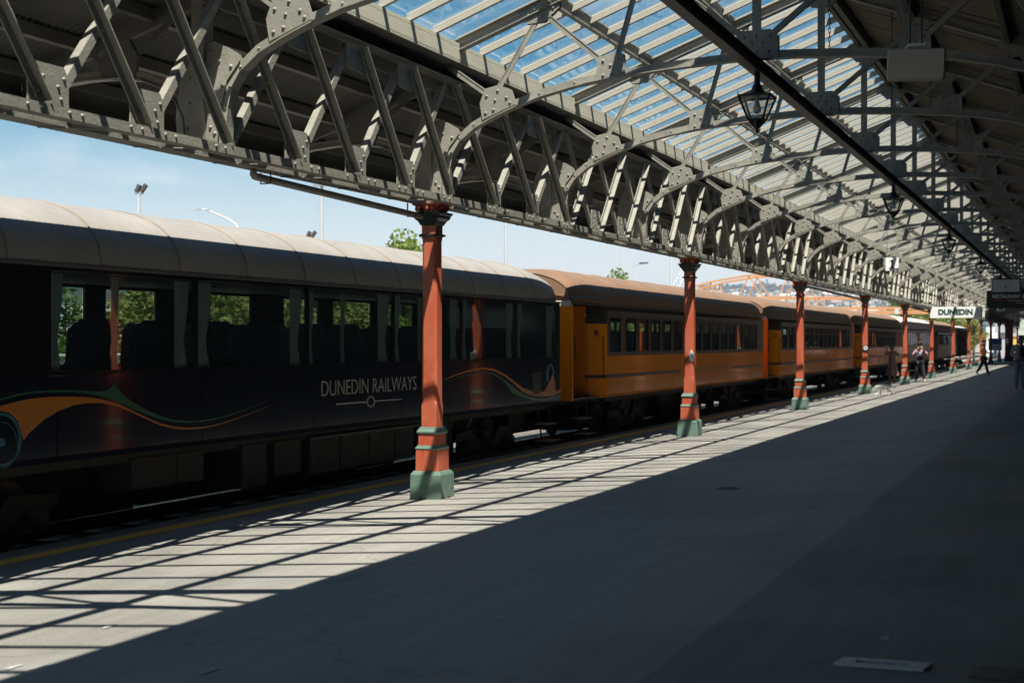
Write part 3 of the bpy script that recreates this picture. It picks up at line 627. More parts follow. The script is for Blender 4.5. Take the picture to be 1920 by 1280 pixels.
#@@TRAIN
# ------------------------------------------------------------------ railway coaches
NAVY = mat('navy_gloss', (.0075, .009, .019), .15, var=.3, vs=3, bump=.45, bs=1.5, coat=.35)
NAVYB = mat('navy_black_band', (.006, .006, .007), .2, var=.1)
ORANGE = mat('orange_gloss', (.90, .29, .007), .14, var=.06, vs=2, bump=.5, bs=2.2, coat=.25)
BROWNB = mat('brown_band_paint', (.10, .082, .062), .35, var=.12, vs=3, bump=.05, bs=3)
STRIPE = mat('dark_brown_stripe', (.055, .03, .025), .3, var=.1)
ROOFN = mat('navy_coach_roof', (.25, .243, .226), .55, var=.14, vs=1.3, bump=.1, bs=8, dirt=.25)
ROOFB = mat('tan_brown_roof', (.195, .118, .068), .5, var=.14, vs=1.3, bump=.1, bs=8, dirt=.2)
ROOFW = mat('pale_coach_roof', (.55, .52, .48), .6, var=.12, vs=1.5, dirt=.25)
BROWNC = mat('varnished_brown_coach', (.20, .10, .05), .38, var=.15, vs=2, bump=.3, bs=3, coat=.08)
WAGB = mat('brown_wagon_paint', (.10, .055, .035), .6, var=.2, vs=3, dirt=.3)
UND = mat('underframe_black', (.042, .036, .03), .7, var=.4, vs=6, bump=.5, bs=20)
WHEEL = mat('wheel_steel', (.11, .09, .075), .6, .5, var=.3, vs=8)
INT = mat('coach_interior', (.05, .055, .055), .7, var=.1)
SEATM = mat('seat_moquette_navy', (.012, .022, .045), .8, var=.4, vs=9)
def bricks(m, c):
    t = m.node_tree; p = [n for n in t.nodes if n.type == 'BSDF_PRINCIPLED'][0]; b = N(t, 'ShaderNodeTexBrick'); b.inputs['Scale'].default_value = 4.2; b.inputs['Mortar Size'].default_value = .014; b.inputs['Color1'].default_value = b.inputs['Color2'].default_value = (.010, .016, .032, 1); b.inputs['Mortar'].default_value = c
    tcn = N(t, 'ShaderNodeTexCoord'); mp = N(t, 'ShaderNodeMapping'); mp.inputs['Rotation'].default_value = (R(90), 0, R(90)); t.links.new(tcn.outputs['Object'], mp.inputs[0]); t.links.new(mp.outputs[0], b.inputs['Vector']); t.links.new(b.outputs[0], p.inputs['Base Color'])
bricks(SEATM, (.10, .20, .24, 1))
SEATR = mat('seat_brown_vinyl', (.06, .035, .03), .6, var=.3, vs=9)
CURT = mat('grey_green_curtain', (.42, .46, .44), .85, var=.15, vs=3)
GLT = glass('tinted_coach_glass', (.50, .60, .58), refl=.95, ior=1.95)
GLC = glass('clear_coach_glass', (.60, .72, .70), refl=.95, ior=1.9)
TO_ = (-10.2, 0, -.33)
def prof(hw=1.3, z0=2.42, z1=3.14, n=15, e=2.35):
    return [(hw * math.copysign(abs(math.cos(a)) ** (2 / e), math.cos(a)), z0 + (z1 - z0) * abs(math.sin(a)) ** (2 / e)) for a in (math.pi * k / (2 * n) for k in range(2 * n + 1))]
def ring_rect(y0, y1, z0, z1, r, n=5):
    pts = []
    for cy, cz, a0 in ((y1 - r, z1 - r, 0), (y0 + r, z1 - r, 90), (y0 + r, z0 + r, 180), (y1 - r, z0 + r, 270)):
        for k in range(n): a = R(a0 + 90 * k / (n - 1)); pts.append((cy + r * math.cos(a), cz + r * math.sin(a)))
    return pts
def outer_ring(inner, y0, y1, z0, z1):
    out = []; cy, cz = (y0 + y1) / 2, (z0 + z1) / 2
    n = len(inner) // 4
    cs = [(y1, z1), (y0, z1), (y0, z0), (y1, z0)]
    for i, (y, z) in enumerate(inner):
        q, k = divmod(i, n); C_ = cs[q]
        if k == n // 2: out.append(C_)
        elif (k < n // 2) == (q % 2 == 0): out.append((C_[0], z))
        else: out.append((y, C_[1]))
    return out
def hole_plate(b, x, y0, y1, z0, z1, inner, th=.03):
    o = outer_ring(inner, y0, y1, z0, z1)
    b.strip([[(x, y, z) for y, z in o], [(x, y, z) for y, z in inner], [(x - th, y, z) for y, z in inner], [(x - th, y, z) for y, z in o]], False, True)
def bogie(t, y, lab=''):
    o = TO_
    g = MB
    def frame(b):
        for s in (-1, 1):
            x = s * .86 - 10.2
            b.prism([(-1.25, .12), (-1.25, .22), (-.55, .26), (-.4, .10), (.4, .10), (.55, .26), (1.25, .22), (1.25, .12), (.7, .02), (.45, -.08), (-.45, -.08), (-.7, .02)], 'x', x - .04, x + .04)
            for q in (-.9, .9): b.box(x - .07, x + .11, q - .12, q + .12, -.12, .10); b.lathe([(.09, .11), (.085, .16), (.05, .17)], (x, q, -.0), 12, 'x'); 
            b.box(x - .06, x + .06, -.3, .3, -.2, -.14)
        b.box(-11.1, -9.3, -.14, .14, .0, .22)
    cpart('bog', 'bogie_frame', frame, UND, t, (0, y, 0), o)
    def spring(b):
        path = [(.075 * math.cos(a), .075 * math.sin(a), -.13 + .24 * k / 36) for k, a in enumerate(2 * math.pi * 4.5 * k / 36 for k in range(37))]
        b.tube(path, .016, 6)
    for s in (-1, 1):
        for q in (-.17, .17): cpart('spr', 'coil_spring', spring, WHEEL, t, (s * .90, y + q, .33 + .0), (0, 0, 0))
    for q in (-.9, .9):
        cpart('whl', 'wheelset', lambda b: (b.lathe([(.05, -.53), (.30, -.53), (.345, -.545), (.345, -.50), (.375, -.49), (.375, -.47), (.30, -.465), (.08, -.42), (.07, 0), (.08, .42), (.30, .465), (.375, .47), (.375, .49), (.345, .50), (.345, .545), (.30, .53), (.05, .53)], (0, 0, .36), 28, 'x')), WHEEL, t, (0, y + q, 0))
def steps(t, y, s=1):
    cpart('stp', 'door_step', lambda b: (b.box(1.05, 1.3, -.3, .3, .52, .55), b.box(1.1, 1.38, -.3, .3, .22, .25), b.bar((1.15, -.28, .9), (1.25, -.28, .22), .03, .02), b.bar((1.15, .28, .9), (1.25, .28, .22), .03, .02)), UND, t, (0, y, 0))
    cpart('stt', 'step_tread', lambda b: (b.box(1.1, 1.40, -.3, .3, .2505, .262), b.box(1.06, 1.32, -.3, .3, .5505, .56)), mat('worn_step_edge', (.30, .28, .24), .5), t, (0, y, 0))
def shell(t, L, lo, key, roofm, bandz, wins_near, wins_far, winz, bodym, bandm, glassm, joints, pw, seatm, ybody0=0., roof_y0=0., split=1.25, curtains=(), frames=True, roofp=None, sp_key=None):
    """hollow coach body, local y 0..L"""
    o = TO_; X1, X0 = -8.9, -11.5; zb, zt = bandz
    js = [ybody0] + [j for j in joints] + [L]
    for a, c in zip(js[:-1], js[1:]):
        b = MB(); b.prism([(X1 - .06, lo + .02), (X1 - .03, lo), (X1, lo + .06), (X1, zb - .004), (X1 - .04, zb - .004)], 'y', a + .006, c - .006); part('side_panel', b, bodym, t, o)
    b = MB(); b.prism([(X0 + .06, lo + .02), (X0, lo + .06), (X0, zb), (X0 + .04, zb)], 'y', ybody0, L)
    b.box(X0 + .07, X1 - .07, ybody0, L, lo + .03, lo + .22); part('far_side', b, bodym, t, o)
    # upper walls with window openings
    for X, wins, sgn in ((X1, wins_near, 1), (X0, wins_far, -1)):
        b = MB(); ycur = ybody0
        th = .03 * sgn
        for y0, y1 in wins + [(L, L)]:
            m0 = ycur
            if y0 > m0 + 1e-4: b.box(min(X, X - th), max(X, X - th), m0, y0 - (0 if y0 >= L else .03), zb, zt)
            if y0 >= L: break
            inner = ring_rect(y0, y1, winz[0], winz[1], .07 if frames else .02)
            hole_plate(b, X, y0 - .03, y1 + .03, zb, zt, inner, th); ycur = y1 + .03
        part('window_band', b, bandm, t, o)
        for y0, y1 in wins:
            if sgn > 0 and frames:
                def fr(b, w_=y1 - y0):
                    i1 = ring_rect(0, w_, winz[0], winz[1], .07); i2 = ring_rect(.022, w_ - .022, winz[0] + .022, winz[1] - .022, .06)
                    b.strip([[(X + .001, y, z) for y, z in i1], [(X + .012, y, z) for y, z in i1], [(X + .012, y, z) for y, z in i2], [(X - .02, y, z) for y, z in i2]], False, True)
                wo = cpart((key, 'wf', round(y1 - y0, 2)), 'window', fr, BLACKM, t, (0, y0, 0), o)
                cpart((key, 'wp', round(y1 - y0, 2), glassm.name), 'pane', lambda b: b.add([(X - .012, .01, winz[0] + .01), (X - .012, y1 - y0 - .01, winz[0] + .01), (X - .012, y1 - y0 - .01, winz[1] - .01), (X - .012, .01, winz[1] - .01)], [(0, 1, 2, 3)]), glassm, wo, None, o)
                if pw: cpart((key, 'wr', round(y1 - y0, 2)), 'window_rail', lambda b: b.box(X - .014, X + .006, .02, y1 - y0 - .02, winz[0] + (winz[1] - winz[0]) * .66, winz[0] + (winz[1] - winz[0]) * .66 + .016), mat('bare_metal_rail', (.35, .33, .3), .35, .6), wo, None, o)
            else:
                cpart((key, 'wg', round(y1 - y0, 3), sgn), 'window_pane', lambda b: b.add([(X - (.012 if frames or sgn < 0 else .0) , .0, winz[0]), (X - (.012 if frames or sgn < 0 else .0), y1 - y0, winz[0]), (X - (.012 if frames or sgn < 0 else .0), y1 - y0, winz[1]), (X - (.012 if frames or sgn < 0 else .0), 0, winz[1])], [(0, 1, 2, 3)]), glassm, t, (0, y0, 0), o)
    # roof in lengths with seams
    rp = roofp or prof(); n = max(6, int(round((L - roof_y0) / 1.28))); d = (L - roof_y0) / n
    b0 = MB()
    def seg(b, y0, y1, e0=0., e1=0.):
        def row(y, e): return [(-10.2 + x * (1 - .06 * e), y, 2.42 + (z - 2.42) * (1 - .16 * e) - .0 * e) for x, z in rp]
        b.strip([row(y1, e1), row(y0, e0)], True)
    for k in range(n):
        b = MB(); ea = 1. if k == 0 else 0.; eb = 1. if k == n - 1 else 0.
        y0, y1 = roof_y0 + k * d, roof_y0 + (k + 1) * d
        if k in (0, n - 1):
            m_ = 5
            for q in range(m_):
                f0, f1 = q / m_, (q + 1) / m_
                e0 = (1 - f0) ** 2.2 if k == 0 else f0 ** 2.2; e1 = (1 - f1) ** 2.2 if k == 0 else f1 ** 2.2
                seg(b, y0 + d * f0, y0 + d * f1, e0, e1)
        else: seg(b, y0 + .002, y1 - .002)
        part('roof_panel', b, roofm, t, o)
        if 0 < k:
            b = MB(); b.strip([[(-10.2 + x * 1.004, y, z + h) for x, z in rp] for y, h in ((y0 + .016, .0), (y0 + .012, .007), (y0 - .012, .007), (y0 - .016, 0))], True); part('roof_seam', b, mat('seam_rust_brown', (.19, .15, .11), .7, var=.3, vs=6), t, o)
    for yy, s in ((L - .02, 1), (roof_y0 + .02, -1)):
        b = MB(); b.prism([(-10.2 + x * .93, 2.42 + (z - 2.42) * .83) for x, z in rp] + [(-11.45, 2.3), (-8.95, 2.3)], 'y', yy - .01, yy + .01); part('roof_end', b, roofm, t, o)
    b = MB(); b.box(-8.905, -8.878, roof_y0, L, 2.398, 2.424); b.box(-11.52, -11.50, roof_y0, L, 2.398, 2.424); part('rain_gutter', b, bandm if bodym is not NAVY else mat('grey_gutter', (.12, .12, .13), .3), t, o)
    b = MB(); b.box(-11.4, -9.0, ybody0 + .05, L - .05, 2.40, 2.415); b.box(-11.4, -9.0, ybody0 + .05, L - .05, .80, .82)
    part('interior', b, INT, t, o)
    b = MB(); b.box(-11.46, -8.94, L - .05, L - .03, lo + .05, 2.40); part('end_wall', b, bodym, t, o)
    ns = int((L - ybody0 - 1.6) / 1.05)
    for k in range(ns):
        for sx in (-9.32, -11.08):
            cpart((seatm.name, sx), 'seat', lambda b: (b.prism([(-.30, 1.28), (-.28, 1.22), (.22, 1.24), (.22, 1.34), (-.24, 1.36)], 'x', sx - .26, sx + .26), b.rings([[(sx - .26 + (.10 if z > 1.85 else 0), y + (z - 1.3) * .12, z), (sx + .26 - (.10 if z > 1.85 else 0), y + (z - 1.3) * .12, z), (sx + .26 - (.10 if z > 1.85 else 0), y + .10 + (z - 1.3) * .12, z), (sx - .26 + (.10 if z > 1.85 else 0), y + .10 + (z - 1.3) * .12, z)] for z, y in ((1.2, .2), (1.6, .2), (1.85, .2), (1.93, .22))])), seatm, t, (0, ybody0 + .9 + k * 1.05, 0), o)
    for y0, w_ in curtains:
        def cu(b, w_=w_):
            rows = []
            for q in range(9):
                z = 1.42 + .92 * q / 8; pin = 1 - .35 * math.exp(-((q - 2.5) / 2.2) ** 2)
                rows.append([(-8.955 + .012 * math.sin(p_ * 2.4), w_ * pin * p_ / 12, z) for p_ in range(13)])
            b.strip(rows, True)
        cpart(('cu', w_), 'curtain', cu, CURT, t, (0, y0, 0), o)
    bogie(t, ybody0 + 2.55 if ybody0 < 3 else 2.5); bogie(t, L - 2.5)
    b = MB(); b.box(-9.2, -9.05, ybody0 + .3, L - .3, lo - .10, lo + .02); b.box(-11.35, -11.2, ybody0 + .3, L - .3, lo - .10, lo + .02); b.box(-10.4, -10.0, -.3, L + .3, lo - .2, lo); part('underframe', b, UND, t, o)
    b = MB(); q_ = 4.3
    while q_ < L - 4.6:
        l_ = rnd.uniform(.9, 2.2); b.box(-11.2, -10.6 + rnd.uniform(0, 1.0), q_, q_ + l_, rnd.uniform(-.28, -.2), lo - .1); q_ += l_ + rnd.uniform(.02, .12)
    b.box(-11.25, -11.15, -.36, L + .36, -.24, lo)  # added skirt sheet, hides the bright ballast behind the coaches
    b.box(-10.5, -9.9, L - .02, L + .65, .1, .5); b.tube([(-10.9, L - .02, .3), (-10.9, L + .3, .0), (-10.9, L + .66, .3)], .03)
    part('brake_gear_and_skirt', b, UND, t, o)

# navy coach
NY0 = 7.45; NL = 24.47 - NY0
nc = thing('passenger_coach', 'navy blue coach with white lettering and orange and green waves on its side', 'railway coach', (-10.2, NY0, -.33))
fw = [(13.6, 14.35), (14.76, 15.8), (16.7, 18.12), (19.07, 20.12), (20.62, 21.95), (22.4, 23.6)]
npst = [10.62, 12.98, 15.36, 17.72, 20.06, 22.34, 24.33]
wn = [(a + .035 - NY0, c - .035 - NY0) for a, c in zip(npst[:-1], npst[1:])]
cur = [(10.68, .2), (11.6, .12), (12.66, .26), (13.05, .3), (15.02, .28), (15.42, .18), (16.3, .1), (17.34, .33), (17.8, .22), (18.6, .12), (19.74, .26), (20.12, .25), (22.0, .28), (22.4, .3), (23.9, .38)]
shell(nc, NL, .57, 'navy', ROOFN, (1.385, 2.40), wn, [(a - NY0, c - NY0) for a, c in fw], (1.42, 2.36), NAVY, NAVYB, GLT, [j - NY0 for j in (10.74, 13.10, 15.47, 17.95, 20.3, 22.2)], False, SEATM, curtains=[(a - NY0, w_) for a, w_ in cur], frames=False)
ORM = mat('orange_vinyl', (.50, .17, .015), .3, var=.04); GRM = mat('green_vinyl', (.008, .11, .05), .3, var=.04); BLM = mat('blue_vinyl', (.012, .14, .22), .3, var=.04); LETM = mat('cream_lettering', (.42, .40, .35), .4, var=.04)
def decal(name, pts, m, parent=nc, h=.0035, X=-8.9, Y0_=NY0):     # flat print on the coach side, outline given on the survey picture
    q = [onX(x, y, X) for x, y in pts]
    b = MB(); b.prism([(y, z) for y, z in q], 'x', X + .0005, X + h)
    me = b.mesh(name, m, (-10.2, Y0_, -.33)); return link(name, me, parent)
def band(name, up, lo, m, **k):
    for a in range(len(up) - 1): pass
    q0 = [onX(x, y, -8.9) for x, y in up]; q1 = [onX(x, y, -8.9) for x, y in lo]
    b = MB(); b.strip([[(-8.8965, y, z) for y, z in q1], [(-8.8965, y, z) for y, z in q0]], False)
    link(name, b.mesh(name, m, (-10.2, NY0, -.33)), nc)
def C(s, ox, oy, pts): return [(ox + x / s, oy + y / s) for x, y in pts]
band('green_wave', C(3.692, 0, 700, [(-60, 192), (0, 178), (100, 148), (200, 130), (300, 121), (400, 119), (500, 119), (600, 124), (680, 129), (730, 122), (770, 95), (790, 60), (810, 95), (850, 150), (900, 192), (1000, 250), (1100, 295), (1200, 324), (1300, 332), (1400, 327), (1500, 310), (1600, 283), (1700, 250), (1830, 200)]),
     C(3.692, 0, 700, [(-60, 204), (0, 192), (100, 164), (200, 145), (300, 136), (400, 134), (500, 134), (600, 142), (680, 156), (730, 168), (770, 182), (790, 188), (810, 196), (850, 214), (900, 240), (1000, 284), (1100, 318), (1200, 340), (1300, 345), (1400, 338), (1500, 318), (1600, 290), (1700, 255), (1830, 203)]), GRM)
band('orange_wave', C(3.692, 0, 700, [(-60, 250), (0, 228), (60, 212), (120, 196), (160, 188), (200, 180), (300, 168), (400, 163), (500, 163), (600, 168), (700, 182), (800, 210), (900, 252), (1000, 300), (1100, 345), (1200, 370), (1300, 378), (1400, 373), (1500, 355), (1600, 325), (1700, 290), (1860, 227)]),
     C(3.692, 0, 700, [(-60, 262), (0, 262), (60, 275), (120, 330), (160, 465), (200, 415), (300, 325), (400, 265), (500, 225), (600, 208), (700, 207), (800, 228), (900, 268), (1000, 315), (1100, 360), (1200, 386), (1300, 391), (1400, 384), (1500, 363), (1600, 331), (1700, 294), (1860, 229)]), ORM)
def ring_decal(name, cx, cy, rx, ry, t_, m, a0=0, a1=360):
    n = 28; up = [(cx + rx * math.cos(R(a0 + (a1 - a0) * k / n)), cy + ry * math.sin(R(a0 + (a1 - a0) * k / n))) for k in range(n + 1)]
    lo = [(cx + (rx - t_) * math.cos(R(a0 + (a1 - a0) * k / n)), cy + (ry - t_) * math.sin(R(a0 + (a1 - a0) * k / n))) for k in range(n + 1)]
    band(name, lo, up, m)
ring_decal('blue_ring', 2, 825, 38, 51, 5.5, BLM); decal('blue_dot', [(2 + 7.5 * math.cos(R(a)), 830 + 8 * math.sin(R(a))) for a in range(0, 360, 20)], BLM)
ring_decal('blue_curve', 2, 835, 31, 44, 1.5, BLM, -90, 90)
# small wave at the far end
band('orange_wave', [(830, 713), (846, 706), (870, 697), (890, 691.5), (907, 690), (925, 692), (945, 701), (965, 716), (980, 728), (1000, 735), (1020, 735), (1033, 710), (1037, 696), (1042, 735), (1052, 729)], [(830, 713.6), (846, 708), (870, 700), (890, 695), (907, 693.5), (925, 696), (945, 706), (965, 722), (980, 736), (1000, 743), (1020, 744), (1033, 743), (1037, 742), (1042, 740), (1052, 735)], ORM)
band('green_wave', [(840, 716), (865, 705), (890, 699), (907, 697.5), (925, 700), (945, 712), (960, 724), (980, 740), (1000, 747), (1020, 748), (1052, 740)], [(840, 716.6), (865, 707), (890, 701), (907, 700), (925, 703.5), (945, 716), (960, 738), (980, 745), (1000, 751), (1020, 752), (1052, 744)], GRM)
ring_decal('blue_curve', 1032, 705, 8, 22, 4, BLM, 150, 350)
decal('grille', [(998, 701), (1013, 699), (1013, 738), (998, 741)], BLACKM, h=.006)
b = MB()
for k in range(7): b.box(-8.8938, -8.885, onX(999, 700, -8.9)[0], onX(1012, 700, -8.9)[0], .83 + k * .045, .845 + k * .045)
link('grille_slat', b.mesh('grille_slat', UND, (-10.2, NY0, -.33)), nc)
me = text_mesh('DUNEDIN RAILWAYS', .285, .0015, -.002, .74); me.materials.clear(); me.materials.append(LETM)
bb = [v.co.x for v in me.vertices]; W = max(bb) - min(bb); fit = (18.43 - 15.69) / W
for v in me.vertices: v.co.x *= fit
lt = link('lettering', me, nc, (1.303, (15.69 + 18.43) / 2 - NY0, 1.095 + .33)); lt.rotation_euler = (R(90), 0, R(90))
decal('white_line', [(630, 757), (688, 753), (688, 755.6), (630, 760)], LETM); decal('white_line', [(702, 751.5), (753, 748), (753, 750), (702, 754)], LETM)
ring_decal('white_ring', 695, 753.5, 7.8, 10.5, 2.2, LETM)
for (y0, y1, z0, z1) in ((14.05, 14.6, .0, .5), (15.6, 18.6, .03, .48), (12.0, 13.3, .18, .5), (14.75, 15.4, .08, .5), (19.0, 19.9, .02, .5)):
    b = MB(); b.box(-9.5, -9.02, y0 - NY0, y1 - NY0, z0, z1)
    for q in range(int((y1 - y0) / .8) + 1): b.box(-9.02, -9.005, y0 - NY0 + q * .8, y0 - NY0 + q * .8 + .03, z0, z1)
    part('equipment_box', b, UND, nc, TO_)
b = MB(); b.box(-9.0, -8.96, 15.55 - NY0, 18.7 - NY0, .47, .50); part('box_rail', b, mat('grey_weathered', (.12, .11, .10), .8), nc, TO_)
b = MB(); b.tube([(-10.9, NL - .01, 2.2), (-10.9, NL + .05, .5)], .03); b.box(-10.65, -9.75, NL - .03, NL + .35, .6, 2.35); part('gangway', b, UND, nc, TO_)
b = MB(); b.tube([(-9.25, NL + .05, .75), (-9.25, NL + .05, 1.25), (-9.25, NL + .12, 1.3)], .015); b.tube([(-9.35, NL + .1, 1.3), (-9.05, NL + .1, 1.3)], .018); b.lathe([(.01, 0), (.07, .01), (.07, .02), (.01, .03)], (-9.25, NL + .12, 1.52), 10, 'y'); part('brake_handle', b, UND, nc, TO_)
steps(nc, NL - .5)

# orange coaches
def orange_coach(Y, letter, label, bodym=ORANGE, roofm=ROOFB, pw=True, stripe=True, words=False, L=17.05, key='or', plain=False, glassm=GLC):
    t = thing('passenger_coach', label, 'railway coach', (-10.2, Y, -.33), group='old coaches standing in the train')
    first = 2.2
    wins = [(first, first + .72)] + [(3.28 + .93 * k, 4.0 + .93 * k) for k in range(14)]
    farw = wins
    shell(t, L, .58, key, roofm, (1.41, 2.32), wins, farw, (1.47, 2.20), bodym, BROWNB if not plain else BROWNC, glassm, [2.05 + 1.66 * k for k in range(1, 9)], pw, SEATR, ybody0=2.02, roof_y0=.05)
    o = TO_
    # curved corner panel, recessed door, end wall
    n = 9; ang = [R(90 * k / n) for k in range(n + 1)]
    def cp(a, z=0., k=0.): e = max(0, (z - 2.1) / .42) ** 2 * .12; return (-9.25 + (.35 + k - e) * math.cos(a), 2.02 - (.35 + k - e) * math.sin(a))
    b = MB(); b.strip([[(*cp(a), z) for a in ang] for z in (.58, 2.05)], True); x_, y_ = cp(ang[-1]); b.strip([[(x_, y_, .58), (-9.6, y_, .58)], [(x_, y_, 2.4), (-9.6, y_, 2.4)]], False)
    part('corner_panel', b, bodym, t, o)
    b = MB(); b.strip([[(*cp(a, z, .001), z) for a in ang] for z in (2.052, 2.15, 2.25, 2.35, 2.45, 2.52)], True); part('corner_top', b, mat('corner_dark_grey', (.045, .042, .036), .4), t, o)
    if stripe:
        b = MB(); b.strip([[(*cp(a, 0, .003), z) for a in ang] for z in (.965, 1.035)], True)
        b.box(-8.8995, -8.897, 2.03, 7.6 if words else L - .05, .965, 1.035)
        if words: b.box(-8.8995, -8.897, 12.9, L - .05, .965, 1.035)
        part('stripe', b, STRIPE, t, o)
    if words:
        me = text_mesh('TAIERI GORGE RAILWAY', .2, .001, .002, 1.0); me.materials.clear(); me.materials.append(mat('faded_lettering', (.30, .17, .05), .4, var=.3, vs=30))
        l_ = link('lettering', me, t, (1.3025, 10.3, 1.0 + .33)); l_.rotation_euler = (R(90), 0, R(90)); W = max(v.co.x for v in me.vertices) * 2
        for v in me.vertices: v.co.x *= 4.7 / W
    b = MB(); b.box(-11.3, -9.62, .0, .03, .58, 2.42); b.box(-9.3, -8.93, .0, .06, .58, 2.40); b.box(-9.62, -9.301, .0, .03, .58, 2.42); part('end_wall', b, bodym, t, o)
    b = MB(); b.box(-11.3, -9.6, 1.68, 1.70, .6, 2.4); b.box(-9.62, -9.6, .04, 1.68, .6, 2.4); b.box(-9.6, -8.95, .06, 1.68, .58, .62); part('vestibule', b, mat('vestibule_dark', (.03, .018, .014), .5), t, o)
    b = MB(); b.box(-9.56, -9.53, .5, 1.3, .62, 2.36); part('door', b, mat('door_dark_brown', (.05, .022, .016), .35), t, o)
    for (hx, hy), z0, z1 in ((cp(R(28), 0, .0), 1.0, 1.78), ((-8.93, .10), 1.38, 1.78)):
        b = MB(); dx = .03
        b.tube([(hx - .01, hy, z0), (hx + dx, hy - .03, z0), (hx + dx, hy - .03, z1), (hx - .01, hy, z1)], .011, 6)
        for z in (z0, (z0 + z1) / 2, z1): b.lathe([(.022, -.01), (.024, .01), (.01, .022)], (hx + dx, hy - .03, z), 8, 'x')
        part('handrail', b, BLACKM, t, o)
    if letter:
        l_ = text(letter, .17, BLK, t, (1, 1, 1), '-y', .002, .006); lx, ly = cp(R(52), 0, .004); l_.location = (lx + 10.2, ly, 1.86 + .33); l_.rotation_euler = (R(90), 0, R(38))
    # hood over the vestibule
    b = MB(); rows = []
    for f in [k / 6 for k in range(7)]:
        rows.append([(-9.7 + .84 * math.sin(math.pi / 2 * min(1, q / 5)) * (1 - .08 * (1 - f) ** 2), .0 + 2.1 * f, 2.47 + .12 * math.cos(math.pi / 2 * q / 6) + .05 * math.sin(math.pi * f) - (.07 if q == 6 else 0)) for q in range(7)])
    b.strip(rows, True); part('vestibule_hood', b, roofm, t, o)
    b = MB(); b.box(-11.4, -8.95, -.02, .0, 2.36, 2.47); part('end_cornice', b, CREAM if bodym is ORANGE else roofm, t, o)
    steps(t, .8)
    b = MB()
    for q in range(3): b.lathe([(.0, .0), (.13, .01), (.12, .05), (.05, .08), (0, .085)], (-9.95, 2.0 + q * 4.8, 3.02), 14)
    part('roof_ventilator', b, ROOFW, t, o)
    return t
orange_coach(25.23, 'R', 'orange coach with letter R on its corner, next behind the navy coach', words=True, pw=False, key='or1')
orange_coach(42.98, 'V', 'orange coach with letter V on its corner, second behind the navy coach')
orange_coach(60.5, 'V', 'orange coach behind the fourth red column, third behind the navy coach')
orange_coach(78.0, '', 'brown coach with pale roof and narrow windows behind the woman with camera', BROWNC, ROOFW, True, False, L=16.2, key='bc', plain=True)
t5 = orange_coach(94.9, '', 'dark brown coach with yellow end near the far end of the train', BROWNC, ROOFB, False, False, L=16.6, key='bd', plain=True)
# goods wagon
wg = thing('goods_wagon', 'brown boarded box wagon at the far end of the train', 'wagon', (-10.2, 112.6, -.33))
b = MB(); b.box(-11.45, -8.95, 0, 9.6, .55, 2.55); part('body', b, WAGB, wg, TO_)
for k in range(9): part('side_post', MB().box(-8.949, -8.90, .1 + k * 1.16, .2 + k * 1.16, .55, 2.55), WAGB, wg, TO_)
for k in range(16): part('board', MB().box(-8.9495, -8.93, .22, 9.4, .58 + k * .122, .69 + k * .122), WAGB, wg, TO_)
b = MB(); b.strip([[(-10.2 + x, y, 2.55 + (z - 2.42) * .6) for x, z in prof()] for y in (9.7, -.1)], True); part('roof', b, ROOFW, wg, TO_)
bogie(wg, 1.6); bogie(wg, 8.0)
SCT = .972
for o_ in COL.objects:
    if o_.parent is None and o_.get('category') in ('railway coach', 'wagon'):
        o_.scale = (SCT,) * 3; o_.location = (o_.location.x * SCT, o_.location.y * SCT, 1.7 + (o_.location.z - 1.7) * SCT)
#@@BACK
# ------------------------------------------------------------------ beyond the tracks
LEAF = mat('leaf_green', (.10, .16, .02), .6, var=.3, vs=1.2, col2=(.19, .25, .04)); LEAF2 = mat('leaf_olive', (.16, .165, .035), .6, var=.3, vs=1.2, col2=(.27, .26, .07))
BARK = mat('bark', (.07, .05, .035), .9, var=.3, vs=8, bump=.8)
def leafmat(m):
    p = [n for n in m.node_tree.nodes if n.type == 'BSDF_PRINCIPLED'][0]; t = m.node_tree
    tr = N(t, 'ShaderNodeBsdfTranslucent'); tr.inputs[0].default_value = (.16, .24, .03, 1); ms = N(t, 'ShaderNodeMixShader'); ms.inputs[0].default_value = .35
    o = [n for n in t.nodes if n.type == 'OUTPUT_MATERIAL'][0]; t.links.new(p.outputs[0], ms.inputs[1]); t.links.new(tr.outputs[0], ms.inputs[2]); t.links.new(ms.outputs[0], o.inputs[0])
leafmat(LEAF); leafmat(LEAF2)
def crown_mesh(seed, w_, h, n, leaf, z0=.6, spiky=.0):
    r_ = random.Random(seed); b = MB(); cl = []
    for k in range(26):
        a = r_.uniform(0, 6.28); rr = math.sqrt(r_.random()) * w_ / 2 * .8; z = z0 + h * r_.random() ** .8
        f = 1 - abs((z - z0) / h - .42) * 1.1; cl.append((rr * math.cos(a) * max(.3, f), rr * math.sin(a) * max(.3, f), z, r_.uniform(.28, .6) * w_ / 3.4))
    for k in range(n):
        cx_, cy_, cz_, cr_ = cl[r_.randrange(len(cl))]
        d = Vector((r_.gauss(0, 1), r_.gauss(0, 1), r_.gauss(0, .8))).normalized() * cr_ * (r_.random() ** .35) * (1 + spiky * r_.random())
        p = Vector((cx_, cy_, cz_)) + d; s = leaf * r_.uniform(.6, 1.4)
        u = Vector((r_.gauss(0, 1), r_.gauss(0, 1), r_.gauss(0, .6))).normalized(); v = u.orthogonal().normalized(); v.rotate(Matrix.Rotation(r_.uniform(0, 6.28), 3, u)); q = u.cross(v)
        b.add([p - v * s, p + q * s * .5, p + v * s, p - q * s * .5], [(0, 1, 2, 3)])
    return b
CRW = {}
